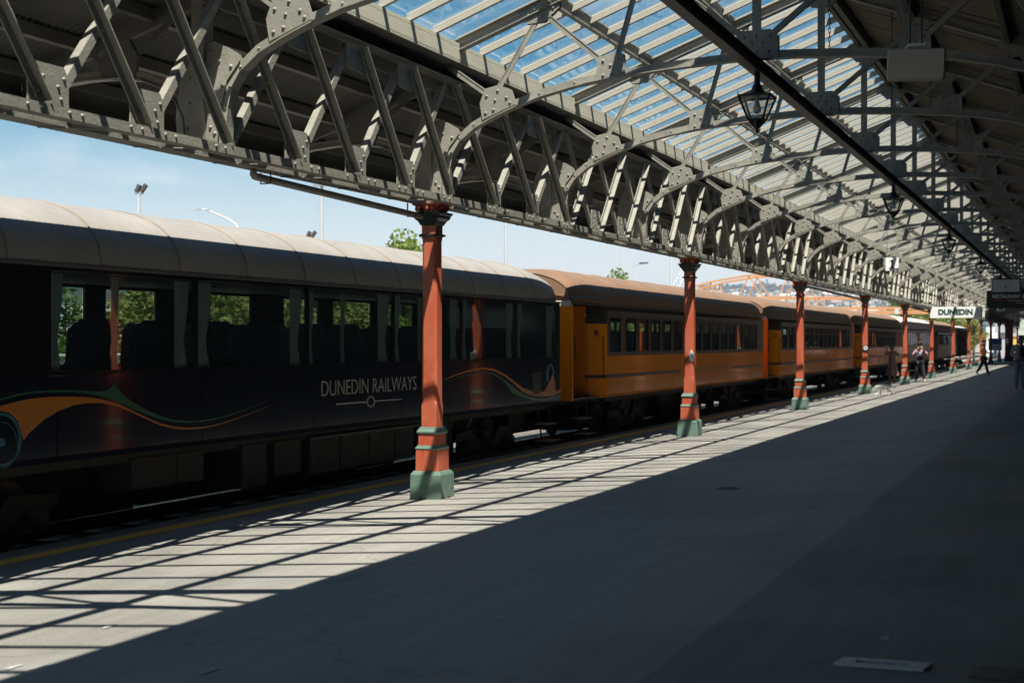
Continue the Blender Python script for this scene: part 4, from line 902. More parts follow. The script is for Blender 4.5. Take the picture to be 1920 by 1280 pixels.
def tree(x, y, h, w_, kind, label, seed, z=-.5, group='trees behind the railway tracks', n=5200, leaf=.085):
    t = thing('broadleaf_tree', label, 'tree', (x, y, z), rnd.uniform(0, 6), group)
    key = (seed, kind, n)
    if key not in CRW: CRW[key] = crown_mesh(seed, 4.0, 4.4, n, leaf).mesh('crown', (LEAF, LEAF2)[kind])
    c = link('crown', CRW[key], t); c.scale = (w_ / 4., w_ / 4., h / 5.1)
    b = MB(); b.tube([(0, 0, 0), (.05, .02, h * .3), (-.05, .05, h * .6), (.02, 0, h * .85)], [.13, .10, .07, .02], 8)
    for k in range(6):
        a = k * 1.1; b.tube([(0, 0, h * (.25 + .08 * k)), (w_ * .18 * math.cos(a), w_ * .18 * math.sin(a), h * (.42 + .08 * k)), (w_ * .36 * math.cos(a), w_ * .36 * math.sin(a), h * (.5 + .08 * k))], [.05, .035, .01], 5)
    part('trunk', b, BARK, t)
tl = ['at the left end of the row', 'seen through the first coach window', 'in front of the teal roof', 'right of the teal roof', 'seen through the middle coach windows', 'seen through the fourth coach window', 'seen just left of the nearest column', 'with its top above the navy roof', 'behind the nearest column', 'behind the end of the navy coach', 'behind the first orange coach', 'whose top shows above the first orange coach roof', 'behind the second column', 'farthest of the row']
ty = [22, 26.2, 29.6, 33.6, 36.2, 39.0, 41.8, 44.6, 47.6, 54, 61, 68.5, 72.5, 80]
th_ = [4.6, 4.6, 3.6, 4.5, 4.7, 4.4, 4.3, 5.75, 4.7, 4.6, 4.6, 5.5, 4.9, 4.7]
for k, y in enumerate(ty): tree(-22.5 + rnd.uniform(-.8, .8), y, th_[k], rnd.uniform(4.3, 5.0), (0 if k in (0, 1, 6, 7, 8, 11) else 1), ('bright green tree ' if k in (0, 1, 6, 7, 8, 11) else 'olive green tree ') + tl[k], k % 4)
# low hedge line
b = MB(); r_ = random.Random(3)
for k in range(16000):
    p = Vector((-20.9 + r_.gauss(0, .35), r_.uniform(16, 60), -.4 + 2.0 * r_.random() ** 1.2 + .2 * math.sin(k))); u = Vector((r_.gauss(0, 1), r_.gauss(0, 1), r_.gauss(0, 1))).normalized(); v = u.orthogonal().normalized(); q = u.cross(v); s = .08
    b.add([p - v * s, p + q * s * .6, p + v * s, p - q * s * .6], [(0, 1, 2, 3)])
o = link('hedge', b.mesh('hedge', LEAF2)); tag(o, 'low dense hedge growing at the foot of the trees', 'hedge', kind='stuff')
# fence
GALV = mat('galvanised_steel', (.38, .40, .41), .45, .5, var=.1)
fn_ = thing('chain_link_fence', 'grey chain link fence with a pale top rail in front of the trees', 'fence', (-19.9, 14, -.5))
part('top_rail', MB().tube([(0, 0, 1.9), (0, 50, 1.9)], .035, 8), mat('pale_rail', (.6, .58, .5), .5), fn_)
for k in range(18): cpart('fpost', 'post', lambda b: b.tube([(0, 0, 0), (0, 0, 1.95)], .03, 8), GALV, fn_, (0, k * 2.9, 0))
b = MB()
for k in range(int(50 / .11)):
    for s in (1, -1):
        y0 = k * .11; y1 = y0 + s * 1.8
        if 0 <= y1 <= 50: b.bar((.02 * s, y0, .05), (.02 * s, y1, 1.85), .008, .008)
o = part('wire_mesh', b, GALV, fn_); o['kind'] = 'stuff'
# teal roofed shed
TEAL = mat('teal_iron', (.18, .36, .34), .5, var=.1, vs=2, streak=(1, 6, 1)); WALLW = mat('pale_wall', (.62, .62, .58), .8, var=.06, vs=1)
def shed(x, y, w_, l, h, rh, label, wm, rm, rz=0, name='shed', cat='building'):
    t = thing(name, label, cat, (x, y, -.5), rz)
    part('wall', MB().box(-w_ / 2, w_ / 2, 0, l, 0, h), wm, t)
    b = MB(); b.prism([(-w_ / 2 - .3, h + .003), (w_ / 2 + .3, h + .003), (0, h + rh)], 'y', -.3, l + .3); part('roof', b, rm, t)
    for k in range(int(l / 4)): part('window', MB().box(w_ / 2 + .002, w_ / 2 + .05, 1.2 + k * 4, 2.7 + k * 4, h * .45, h * .72), NAVYB, t)
    return t
shed(-42, 48, 14, 26, 4.4, 2.2, 'long shed with teal iron roof behind the trackside trees', WALLW, TEAL)
# poles
POLE = mat('pole_grey', (.50, .51, .52), .5, .2, var=.05)
def zc_(x, a): return FPX * a / (CS * (XV - x))
def pole(px, top, a, label, kind, r=.06):
    zc = zc_(px, a); Y = (zc - a * SN) / CS; Z = HCAM + (YV - top) * zc / FPX; H = Z + .5
    t = thing('light_pole' if kind != 'mast' else 'mast', label, 'light pole' if kind != 'mast' else 'mast', (-a, Y, -.5))
    if kind == 'curve':
        b = MB(); b.tube([(0, 0, 0), (0, 0, H - 1.25), (-.06, 0, H - .9), (-.25, 0, H - .6), (-.6, 0, H - .38), (-1.5, 0, H - .02)], [.06, .05, .045, .04, .035, .03], 8); part('post', b, POLE, t)
        b = MB(); b.rings([[(-1.45, -.06, H - .03), (-1.45, .06, H - .03), (-1.45, .06, H + .03), (-1.45, -.06, H + .03)], [(-1.7, -.14, H - .01), (-1.7, .14, H - .01), (-1.7, .1, H + .08), (-1.7, -.1, H + .08)], [(-2.1, -.05, H + .0), (-2.1, .05, H + .0), (-2.1, .04, H + .03), (-2.1, -.04, H + .03)]]); part('lamp_head', b, GALV, t)
        return
    part('post', MB().tube([(0, 0, 0), (0, 0, H * .5), (0, 0, H)], [r * 1.3, r * 1.1, r], 10), POLE, t)
    if kind == 'flood':
        for s, tl_ in ((1, .5), (-1, -.2)):
            b = MB(); b.bar((s * .10, 0, H + .08), (s * .10 + (.12 + tl_ * .1), .05, H + .34), .13, .10, (0, 1, 0)); part('floodlight', b, UND, t)
        part('crossarm', MB().box(-.18, .18, -.03, .03, H + .0, H + .06), GALV, t)
    elif kind == 'top':
        part('lamp_head', MB().box(-.35, .35, -.15, .15, H + .002, H + .09), GALV, t)
    elif kind == 'arm':
        b = MB(); b.bar((0, 0, H - .05), (.9, 0, H + .2), .05, .05); part('arm', b, GALV, t); part('lamp_head', MB().box(.7, 1.5, -.15, .15, H + .21, H + .34), UND, t)
pole(260, 366, 30, 'grey pole with two dark floodlights above the left part of the navy roof', 'flood')
pole(452, 392, 30, 'thin curved street lamp with pale head over the navy coach roof', 'curve')
pole(603, 350, 30, 'tall pale pole with flat lamp head left of the nearest column', 'top', .07)
pole(580, 450, 30, 'short pole with a tilted floodlight beside the tall pale pole', 'flood', .03)
pole(948, 330, 34, 'tall plain pale pole above the end of the navy coach', 'plain', .08)
pole(1166, 400, 40, 'tall plain pale pole above the first orange coach', 'plain', .08)
pole(1186, 500, 40, 'small street lamp on a thin pole above the first orange coach', 'arm', .03)
pole(1258, 400, 90, 'tall steel mast just left of the second red column', 'mast', .22); pole(1272, 400, 90, 'thinner steel mast right beside the tall one near the second column', 'mast', .14)
# lattice crane boom near the second column
cr_ = thing('lattice_crane', 'distant blue grey lattice crane jib beside the second red column', 'crane', (-90, 330, -.5))
CRM = mat('crane_blue_grey', (.30, .36, .42), .6)
zc = zc_(1270, 90); 
def W3(px, py, a): z_ = zc_(px, a); return Vector((0, 0, 0)) + Vector((0, (z_ - a * SN) / CS - 330, HCAM + (YV - py) * z_ / FPX + .5))
p0, p1 = W3(1262, 552, 90), W3(1292, 492, 90)
b = MB()
for o_ in ((-.7, 0), (.7, 0)): b.bar(p0 + Vector((o_[0], 0, 0)), p1 + Vector((o_[0], 0, 0)), .25, .25)
b.bar(p0 + Vector((0, 0, 1.6)), p1 + Vector((0, 0, 1.2)), .25, .25)
for k in range(12):
    f0, f1 = k / 12, (k + 1) / 12; b.bar(p0.lerp(p1, f0) + Vector((.7, 0, 0)), p0.lerp(p1, f1) + Vector((0, 0, 1.5)), .12, .12); b.bar(p0.lerp(p1, f0) + Vector((0, 0, 1.5)), p0.lerp(p1, f1) + Vector((-.7, 0, 0)), .12, .12)
part('jib', b, CRM, cr_); b = MB(); b.bar((0, p0.y, 0), (0, p0.y, p0.z + 2), 1.2, 1.2, (0, 1, 0)); part('tower', b, CRM, cr_)
# orange road bridge
OB = mat('orange_bridge_paint', (.48, .23, .10), .5, var=.1, vs=1)
BY = 150.
br = thing('truss_bridge', 'orange steel truss bridge crossing beyond the coach roofs', 'bridge', (-30, BY, -.5))
def bp(x, y, d=0.): X, Z = onY(x, y, BY); return (X + 30, d, Z + .5)
def member(nm, a, c, d, w_=.28):
    part(nm, MB().bar(bp(*a, d), bp(*c, d), w_, w_), OB, br)
for d in (0, 4.2):
    q = 0
    member('top_chord', (1290, 541), (1335, 529), d, .2); member('top_chord', (1335, 529), (1405, 517), d, .2); member('top_chord', (1405, 517), (1520, 517), d, .2); member('bottom_chord', (1385, 559), (1622, 559), d, .2)
    for a, c in (((1318, 533), (1304, 556)), ((1335, 529), (1318, 556)), ((1331, 530), (1341, 556)), ((1404, 519), (1386, 558)), ((1404, 519), (1430, 558)), ((1480, 519), (1456, 559)), ((1480, 519), (1504, 575)), ((1525, 540), (1525, 578)), ((1545, 535), (1530, 578)), ((1505, 530), (1520, 578)), ((1600, 559), (1612, 590)), ((1622, 559), (1640, 548))): member('diagonal', a, c, d, .12)
member('lower_beam', (1560, 579.5), (1745, 578), 0, .3); member('lower_beam', (1560, 587), (1745, 586), 0, .38); member('deck_girder', (1700, 574), (1745, 580), 0, .3); member('post', (1710, 575), (1710, 640), 0, .3)
part('sign_board', MB().box(bp(1679, 0, 0)[0], bp(1687, 0, 0)[0], -.55, -.45, bp(0 + 1680, 590)[2], bp(1680, 579)[2]), mat('grey_board', (.45, .46, .48), .6), br)
# hill with houses and trees
HILL = mat('hazed_hill_grass', (.22, .235, .19), .9, var=.35, vs=.012); HILLT = mat('hazed_hill_trees', (.035, .065, .075), .9, var=.4, vs=.05)  # pale and bluish tones put distance haze into the colours
prof_ = [(900, 600), (1150, 585), (1300, 560), (1330, 553), (1360, 556), (1385, 552), (1420, 549), (1500, 548), (1560, 550), (1640, 556), (1720, 566), (1800, 578), (1900, 590), (2030, 600)]
HY = 2200.
rows = []
for f, zf in ((0, 0), (.25, .12), (.5, .42), (.75, .8), (.9, .97), (1, 1), (1.3, .5)):
    rows.append([((lambda X, Z: (X, HY - 1400 + 1400 * f, -1 + (Z + 1) * zf * (1 + .05 * math.sin(k * 2.1 + f * 9))))(*onY(px, py, HY))) for k, (px, py) in enumerate(prof_)])
b = MB(); b.strip(rows[::-1], True); struct('hill', b, HILL)
def hill_z(px, f):
    for (a, ya), (c, yc) in zip(prof_[:-1], prof_[1:]):
        if a <= px <= c: py = ya + (yc - ya) * (px - a) / (c - a)
    X, Z = onY(px, py, HY); zf = (.12 + .3 * (f - .25) / .25 if f < .5 else .42 + .38 * (f - .5) / .25 if f < .75 else .8 + .2 * (f - .75) / .25)
    return X, HY - 1400 + 1400 * f, -1 + (Z + 1) * zf
HW = [mat('house_white', (.68, .68, .66), .7), mat('house_cream', (.55, .5, .42), .7), mat('house_grey', (.35, .36, .38), .7)]; HR = [mat('roof_slate', (.16, .17, .19), .8), mat('roof_red_iron', (.22, .15, .13), .7), mat('roof_pale', (.5, .5, .5), .7)]
for k in range(190):
    px = rnd.uniform(1310, 1760); f = rnd.uniform(.45, .93); x, y, z = hill_z(px, f); q = k % 3; s = rnd.uniform(.5, .95)
    t = thing('hillside_house', '%s house with %s roof standing among others on the distant hill' % (('white', 'cream', 'grey')[q], ('slate', 'brownish', 'pale')[(k // 3) % 3]), 'house', (x, y, z), rnd.uniform(-.6, .6), 'houses on the distant hill')
    a = cpart(('hh', q), 'wall', lambda b: b.box(-7, 7, -4.5, 4.5, -6, 5), HW[q], t); c = cpart(('hr', (k // 3) % 3), 'roof', lambda b: b.prism([(-5.2, 5.02), (5.2, 5.02), (0, 8.5)], 'x', -7.5, 7.5), HR[(k // 3) % 3], t)
    a.scale = c.scale = (s, s, s)
r_ = random.Random(11)
for g in range(3):
    b = MB()
    for k in range(26):
        px = [r_.uniform(1385, 1480), r_.uniform(1480, 1620), r_.uniform(1310, 1375)][g]; x, y, z = hill_z(px, r_.uniform(.93, 1.0)); rr = r_.uniform(5, 11)
        for q in range(26):
            d = Vector((r_.gauss(0, 1), r_.gauss(0, 1), r_.gauss(0, .8))).normalized() * rr * r_.uniform(.4, 1); p = Vector((x, y, z + rr * .6)) + d; u = Vector((r_.gauss(0, 1), r_.gauss(0, 1), r_.gauss(0, 1))).normalized(); v = u.orthogonal().normalized(); w2 = u.cross(v); s = rr * .35
            b.add([p - v * s, p + w2 * s, p + v * s, p - w2 * s], [(0, 1, 2, 3)])
    o = link('hilltop_trees', b.mesh('hilltop_trees', HILLT)); tag(o, ['dark wood on the hill crest left of the third column', 'dark wood on the hill crest beyond the third column', 'small dark wood at the left end of the hill crest'][g], 'wood', kind='stuff')
b = MB()
for k in range(800):
    px = r_.uniform(1320, 1760); x, y, z = hill_z(px, r_.uniform(.3, .98)); rr = r_.uniform(2.5, 7); 
    for q in range(5):
        p = Vector((x, y, z + 2)) + Vector((r_.gauss(0, rr), r_.gauss(0, rr), r_.uniform(0, rr))); u = Vector((r_.gauss(0, 1), r_.gauss(0, 1), r_.gauss(0, 1))).normalized(); v = u.orthogonal().normalized(); w2 = u.cross(v); s = rr * .45
        b.add([p - v * s, p + w2 * s, p + v * s, p - w2 * s], [(0, 1, 2, 3)])
tag(link('hillside_scrub', b.mesh('hillside_scrub', HILLT)), 'scattered trees and gardens between the houses on the hill', 'scrub', kind='stuff')
# green bank above the far coaches, buildings and wagons at the end of the platform
for k, (px, Y, h) in enumerate(((1690, 185, 9), (1708, 190, 9.5), (1726, 188, 8.5), (1744, 192, 8), (1762, 190, 7.5), (1780, 194, 7), (1800, 196, 6))):
    x, _ = onY(px, 600, Y); tree(x, Y, h, 7.5, k % 2, '%s green tree of the far clump above the brown coaches' % ORD[k], k % 4, group='far clump of trees beyond the bridge')
x, _ = onY(1826, 640, 150); tree(x, 150, 4.6, 3.4, 1, 'small tree in front of the white building beyond the wagon', 2, n=5200)
x0, _ = onY(1838, 640, 215); x1, _ = onY(1870, 640, 215)
t = thing('white_building', 'white rendered building with grey roof beyond the platform end', 'building', (x0, 215, -.5))
part('wall', MB().box(0, x1 - x0, 0, 18, 0, 5.2), mat('white_render', (.75, .76, .76), .7), t); part('roof', MB().prism([(-.4, 5.203), (18.4, 5.203), (9, 7.6)], 'x', -.4, x1 - x0 + .4), HR[0], t); part('window', MB().box(x1 - x0 - 2.2, x1 - x0 - 1.5, -.04, -.002, 1.5, 4.5), mat('teal_frame', (.03, .18, .2), .4), t)
x0, _ = onY(1868, 640, 200); x1, _ = onY(1890, 640, 200)
t = thing('grey_building', 'pale grey walled building with dark roof seen between the dark posts', 'building', (x0, 204, -.5)); part('wall', MB().box(0, x1 - x0, 0, 10, 0, 3.4), mat('pale_blockwork', (.4, .4, .42), .8), t); part('roof', MB().prism([(-.4, 3.403), (10.4, 3.403), (5, 7)], 'x', -.4, x1 - x0 + .4), HR[0], t)
x0, _ = onY(1884, 640, 175); x1, _ = onY(1906, 640, 175)
t = thing('yellow_wagon', 'yellow covered wagon standing beyond the end of the platform', 'wagon', (x0, 176, -.5)); part('body', MB().box(0, x1 - x0, 0, 2.4, .9, 2.7), mat('yellow_paint', (.60, .40, .08), .5), t); part('roof', MB().box(-.1, x1 - x0 + .1, -.1, 2.5, 2.703, 2.85), mat('faded_red', (.4, .15, .1), .6), t); part('underframe', MB().box(.2, x1 - x0 - .2, .2, 2.2, .3, .897), UND, t)
for k, px in enumerate((1888, 1908)):
    Y = (137, 160)[k]; 
# brick pier and dark posts near the far end
BRK = mat('dark_brick_pier', (.10, .03, .025), .8, var=.3, vs=4, bump=.5)
t = thing('brick_pier', 'thick dark brick red pier standing in the shade at the far end', 'pier', (-5.9, 127, 0)); part('shaft', MB().box(-.3, .3, -.3, .3, -.1, 3.3), BRK, t); part('base', MB().box(-.36, .36, -.36, .36, -.1, .35), BRK, t); part('cap', MB().box(-.38, .38, -.38, .38, 3.303, 3.5), BRK, t)
part('notice', MB().box(-.22, -.02, -.325, -.303, 1.5, 1.95), WHITE, t)
x, _ = onY(1866, 640, 118); t = thing('blue_sign', 'small blue and white sign beside the thick dark pier', 'sign', (x, 118, 0)); part('board', MB().box(-.5, .5, -.02, .02, 1.45, 1.95), mat('blue_sign_paint', (.02, .10, .45), .4), t); part('lower_board', MB().box(-.5, .5, -.018, .018, 1.0, 1.445), WHITE, t); part('post', MB().box(-.04, .04, .021, .07, -.1, 1.95), POLE, t)
#@@SIGNS
# ------------------------------------------------------------------ signs under the roof
SGW = mat('sign_white', (.78, .79, .78), .35, var=.02); SGG = mat('sign_green_letters', (.012, .06, .045), .4); SGK = mat('sign_black', (.008, .009, .010), .35); SGR = mat('sign_red', (.35, .012, .015), .4)
def rods(t, xs, z0, z1, m=CH, r=.008):
    for x in xs: part('rod', MB().tube([(x, 0, z0), (x, 0, z1)], r, 6), m, t)
sX0, _ = onY(1744, 577, 60.2); sX1, _ = onY(1828, 577, 60.2)
t = thing('station_name_sign', 'white hanging sign box reading DUNEDIN in dark green letters', 'sign', ((sX0 + sX1) / 2, 60.2, onY(1744, 597, 60.2)[1]))
hw = (sX1 - sX0) / 2
part('sign_box', MB().box(-hw, hw + .24, -.02, .62, 0, .45), SGW, t); text('DUNEDIN', .30, SGG, t, (.12, -.026, .225), '-y', .003, .014, 1.0); rods(t, (-hw + .2, hw - .2), .451, 1.9)
sx, sz_ = onY(1673, 508.5, 45.8); t = thing('platform_number_sign', 'square white hanging sign with black number 1', 'sign', (sx, 45.8, sz_))
part('sign_box', MB().box(-.20, .20, -.03, .03, 0, .41), SGW, t); part('numeral', MB().prism([(-.09, -.14), (.09, -.14), (.09, -.115), (.028, -.105), (.028, .14), (.005, .14), (-.075, .095), (-.07, .075), (-.022, .092), (-.022, -.105), (-.09, -.115)], 'y', -.036, -.0305), SGK, t).location = (0, 0, .205); rods(t, (-.15, .15), .431, 1.25)
sx0, _ = onY(1850, 560, 46)
t = thing('restaurant_sign', 'black hanging sign board reading RESTAURANT & BAR in pale letters', 'sign', (sx0, 46, 2.72))
part('sign_board', MB().box(0, 1.75, -.03, .03, 0, .54), SGK, t); text('RESTAURANT & BAR', .155, SGW, t, (.78, -.034, .355), '-y', .002, .003, .86)
part('red_line', MB().box(.12, .55, -.034, -.0305, .235, .255), SGR, t); text('OPEN FOR LUNCH 11:30AM - 2:30PM', .052, SGW, t, (.98, -.033, .225), '-y', .001, 0, .8); text('AND DINNER', .052, SGW, t, (.98, -.033, .15), '-y', .001, 0, .8)
rods(t, (.2, 1.5), .541, 1.7)
cx0, cz0 = onY(1861, 546, 44); t = thing('station_clock', 'square white faced hanging clock in a black case above the restaurant sign', 'clock', (cx0, 44, 3.12))
part('case', MB().box(-.03, .78, -.02, .16, 0, .42), SGK, t); part('clock_face', MB().box(.0, .75, -.026, -.021, .03, .39), mat('clock_white', (.6, .66, .66), .4), t)
for k in range(12):
    a = k * math.pi / 6; part('hour_mark', MB().bar((.375 + .14 * math.sin(a), -.028, .21 + .14 * math.cos(a)), (.375 + .165 * math.sin(a), -.028, .21 + .165 * math.cos(a)), .012, .003, (0, 1, 0)), SGK, t)
part('hand', MB().bar((.375, -.031, .21), (.30, -.031, .12), .02, .003, (0, 1, 0)), SGK, t); part('hand', MB().bar((.375, -.034, .21), (.41, -.034, .08), .015, .003, (0, 1, 0)), SGK, t); rods(t, (.1, .65), .421, 1.3)
ex, ez = onY(1869, 584, 58); t = thing('green_sign', 'small white and green hanging sign below the restaurant board', 'sign', (ex, 58, ez)); part('sign_box', MB().box(0, .30, -.03, .03, 0, .18), SGW, t); part('border', MB().box(-.015, .315, -.028, .028, -.02, -.002), mat('exit_green', (.0, .25, .16), .4), t); part('mark', MB().box(.08, .22, -.034, -.031, .05, .12), SGG, t); rods(t, (.05, .25), .181, 1.3)
# grey speaker / floodlight box hanging in the shade
GB = mat('grey_beige_enamel', (.50, .45, .39), .5, var=.08, vs=4, dirt=.15)
t = thing('hanging_unit', 'large grey beige box with rounded corners hanging on two black rods', 'box', (-1.34, 12.6, 3.94))
def rr(w_, h, r, y): return [(px_, y, pz_) for px_, pz_ in ring_rect(-w_, w_, -h, h, r, 5)]
b = MB(); b.rings([rr(.232, .125, .02, 0.), rr(.243, .136, .03, .03), rr(.243, .136, .03, .07), rr(.20, .11, .03, .20)]); o = part('case', b, GB, t); o.location = (0, 0, .136)
o.rotation_euler = (0, R(2.5), 0)
b = MB(); b.tube([(-.085, .06, .285), (-.06, .04, .31), (.085, .04, .31)], .016, 8); part('bracket', b, WHITE, t)
rods(t, (-.045, .05), .31, 1.9, BLACKM, .007)
t = thing('tube_light', 'pale tube light fitting hanging in the dark end of the roof', 'lamp', (-.75, 41, 5.05)); x, z = onY(1897, 418, 41); t.location = (x, 41, z); part('fitting', MB().tube([(-.05, 0, -.16), (.05, 0, .16)], .05, 8), WHITE, t); rods(t, (0,), .17, .7)
# ------------------------------------------------------------------ covers in the platform
def gplace(px, py):
    u = (px - 960) / FPX; v = (YV - py) / FPX; dx_, dy_ = u * CS - SN, u * SN + CS; tt = (HCAM - G * AX) / (G * dx_ - v); return tt * dx_, tt * dy_, HCAM + tt * v
SLOPE = -math.atan(G)
GRT = mat('pale_painted_iron', (.40, .43, .44), .5, var=.15, vs=12, dirt=.5)
x, y, z = gplace(1655, 1250); t = thing('drain_cover', 'pale rectangular metal drain cover with a slot set in the dark paving', 'drain cover', (x, y, z + .006)); t.rotation_euler = (0, SLOPE, R(-9))
b = MB(); b.strip([[(-.20, -.075, 0), (.20, -.075, 0), (.20, .075, 0), (-.20, .075, 0)], [(-.20, -.075, .012), (.20, -.075, .012), (.20, .075, .012), (-.20, .075, .012)], [(-.12, -.028, .012), (.12, -.028, .012), (.12, .028, .012), (-.12, .028, .012)], [(-.12, -.028, .001), (.12, -.028, .001), (.12, .028, .001), (-.12, .028, .001)]], False, True); part('rim', b, GRT, t)
part('slot_plate', MB().box(-.119, .119, -.027, .027, -.004, .0005), RUST, t)
for k in range(3): part('stud', MB().lathe([(.016, 0), (.012, .008)], (-.07 + k * .07, 0, .001), 8), GRT, t)
x, y, z = gplace(1898, 1268); t = thing('drain_cover', 'dark rectangular access cover at the right edge of the paving', 'drain cover', (x, y, z + .006)); t.rotation_euler = (0, SLOPE, R(-9))
part('rim', MB().box(-.16, .16, -.12, .12, 0, .006), mat('dark_iron_cover', (.075, .07, .065), .6, dirt=.3), t); part('slot', MB().box(.0, .012, -.07, .05, .0065, .008), BLACKM, t); part('tread_plate', MB().box(.02, .13, -.06, .05, .0065, .009), mat('olive_plate', (.07, .065, .04), .6), t)
x, y, z = gplace(1365, 917); t = thing('manhole_cover', 'small round iron cover in the shaded platform', 'manhole cover', (x, y, z + .004)); t.rotation_euler = (0, SLOPE, 0)
part('lid', MB().lathe([(.13, 0), (.13, .005)], (0, 0, 0), 20), mat('worn_iron', (.16, .15, .145), .5), t)
for k in range(4): part('rib', MB().box(-.09, .09, -.075 + k * .045, -.06 + k * .045, .0055, .008), mat('dark_iron_cover', (.075, .07, .065), .6), t)
SP = mat('white_spot', (.35, .35, .34), .7)
for k, (px, py) in enumerate(((1660, 1197), (1812, 765), (393, 1259), (26, 1252), (72, 1252), (205, 1176), (293, 1015))):
    x, y, z = gplace(px, py); b = MB(); b.add([(.02 * (1.3 if i % 2 else .8) * math.cos(i), .05 * (1.3 if i % 3 else .8) * math.sin(i), 0) for i in [k2 * math.pi / 4 for k2 in range(8)]], [tuple(range(8))])
    o = tag(link('paint_fleck', b.mesh('paint_fleck', SP), None, (x, y, z + .005)), ['pale fleck near the drain cover', 'pale fleck on the far shaded platform', 'pale fleck in the shade at the left foreground', 'first pale fleck in the sun at the lower left corner', 'second pale fleck in the sun at the lower left corner', 'tiny pale fleck in the sunlight under the coach window', 'small pale fleck in the sunlight left of the nearest column'][k], 'fleck'); o.rotation_euler = (0, SLOPE, 0)
#@@HAZE
hz = bpy.data.materials.new('haze_air'); hz.use_nodes = True; t_ = hz.node_tree; t_.nodes.clear(); o_ = N(t_, 'ShaderNodeOutputMaterial'); v_ = N(t_, 'ShaderNodeVolumePrincipled')
v_.inputs['Color'].default_value = (.82, .90, 1.0, 1); v_.inputs['Density'].default_value = .00022; v_.inputs['Anisotropy'].default_value = .2; t_.links.new(v_.outputs[0], o_.inputs['Volume'])
b = MB(); b.box(-3200, 3200, -320, 4600, -1.6, 190); o_ = link('haze', b.mesh('haze', hz)); o_['kind'] = 'stuff'; o_['label'] = 'pale haze over the town and hill'
#@@PEOPLE
# ------------------------------------------------------------------ people and the dog
SKIN = mat('skin_light', (.55, .34, .24), .55, var=.05); SKIND = mat('skin_brown', (.25, .13, .08), .55, var=.05); HAIRK = mat('black_hair', (.012, .010, .009), .5); HAIRB = mat('brown_hair', (.05, .03, .018), .5)
def skin(name, verts, edges, m, parent, loc=(0, 0, 0), sub=2, root=0):
    me = bpy.data.meshes.new(name); me.from_pydata([v[:3] for v in verts], edges, []); o = link(name, me, parent, loc)
    md = o.modifiers.new('skin', 'SKIN'); md.use_smooth_shade = True
    if not me.skin_vertices: me.attributes.new('skin_verts', 'FLOAT', 'POINT') if 0 else None
    return o, md
def skinned(name, joints, edges, m, parent, root, sub=2):
    names = list(joints); idx = {k: i for i, k in enumerate(names)}
    me = bpy.data.meshes.new(name); me.from_pydata([joints[k][:3] for k in names], [(idx[a], idx[b]) for a, b in edges], [])
    o = bpy.data.objects.new(name, me); COL.objects.link(o)
    md = o.modifiers.new('skin', 'SKIN'); md.use_smooth_shade = True
    for k in names:
        sv = me.skin_vertices[0].data[idx[k]]; r = joints[k][3:]; sv.radius = (r[0], r[1] if len(r) > 1 else r[0]); sv.use_root = (k == root)
    s = o.modifiers.new('sub', 'SUBSURF'); s.levels = s.render_levels = sub
    bpy.context.view_layer.update()
    em = bpy.data.meshes.new_from_object(o.evaluated_get(bpy.context.evaluated_depsgraph_get()))
    bpy.data.objects.remove(o); em.name = name; em.materials.clear(); em.materials.append(m)
    for p in em.polygons: p.use_smooth = True
    return link(name, em, parent)
def hand(J, E, side, wr, d, up):
    """five separate fingers rooted in the palm, slightly curled"""
    wr, d, up = Vector(wr), Vector(d).normalized(), Vector(up).normalized(); a = d.cross(up).normalized(); n = 'hand_' + side
    pc = wr + d * .05; J[n] = (*pc, .032, .018); E.append(('wrist_' + side, n))
    for k, (o_, l, s_) in enumerate(((-.028, .062, .2), (-.010, .075, .05), (.010, .072, -.05), (.027, .056, -.2))):
        b0 = wr + d * .085 + a * o_; b1 = b0 + d * l * .55 + up * .006; b2 = b1 + d * l * .35 + up * .022
        for q, (p, r) in enumerate(((b0, .0095), (b1, .0085), (b2, .007))): J['%s_f%d_%d' % (n, k, q)] = (*p, r)
        E += [(n, '%s_f%d_0' % (n, k)), ('%s_f%d_0' % (n, k), '%s_f%d_1' % (n, k)), ('%s_f%d_1' % (n, k), '%s_f%d_2' % (n, k))]
    t0 = wr + d * .03 + a * .034; t1 = t0 + d * .035 + a * .018 + up * .01
    J[n + '_t0'] = (*t0, .010); J[n + '_t1'] = (*t1, .008); E += [(n, n + '_t0'), (n + '_t0', n + '_t1')]
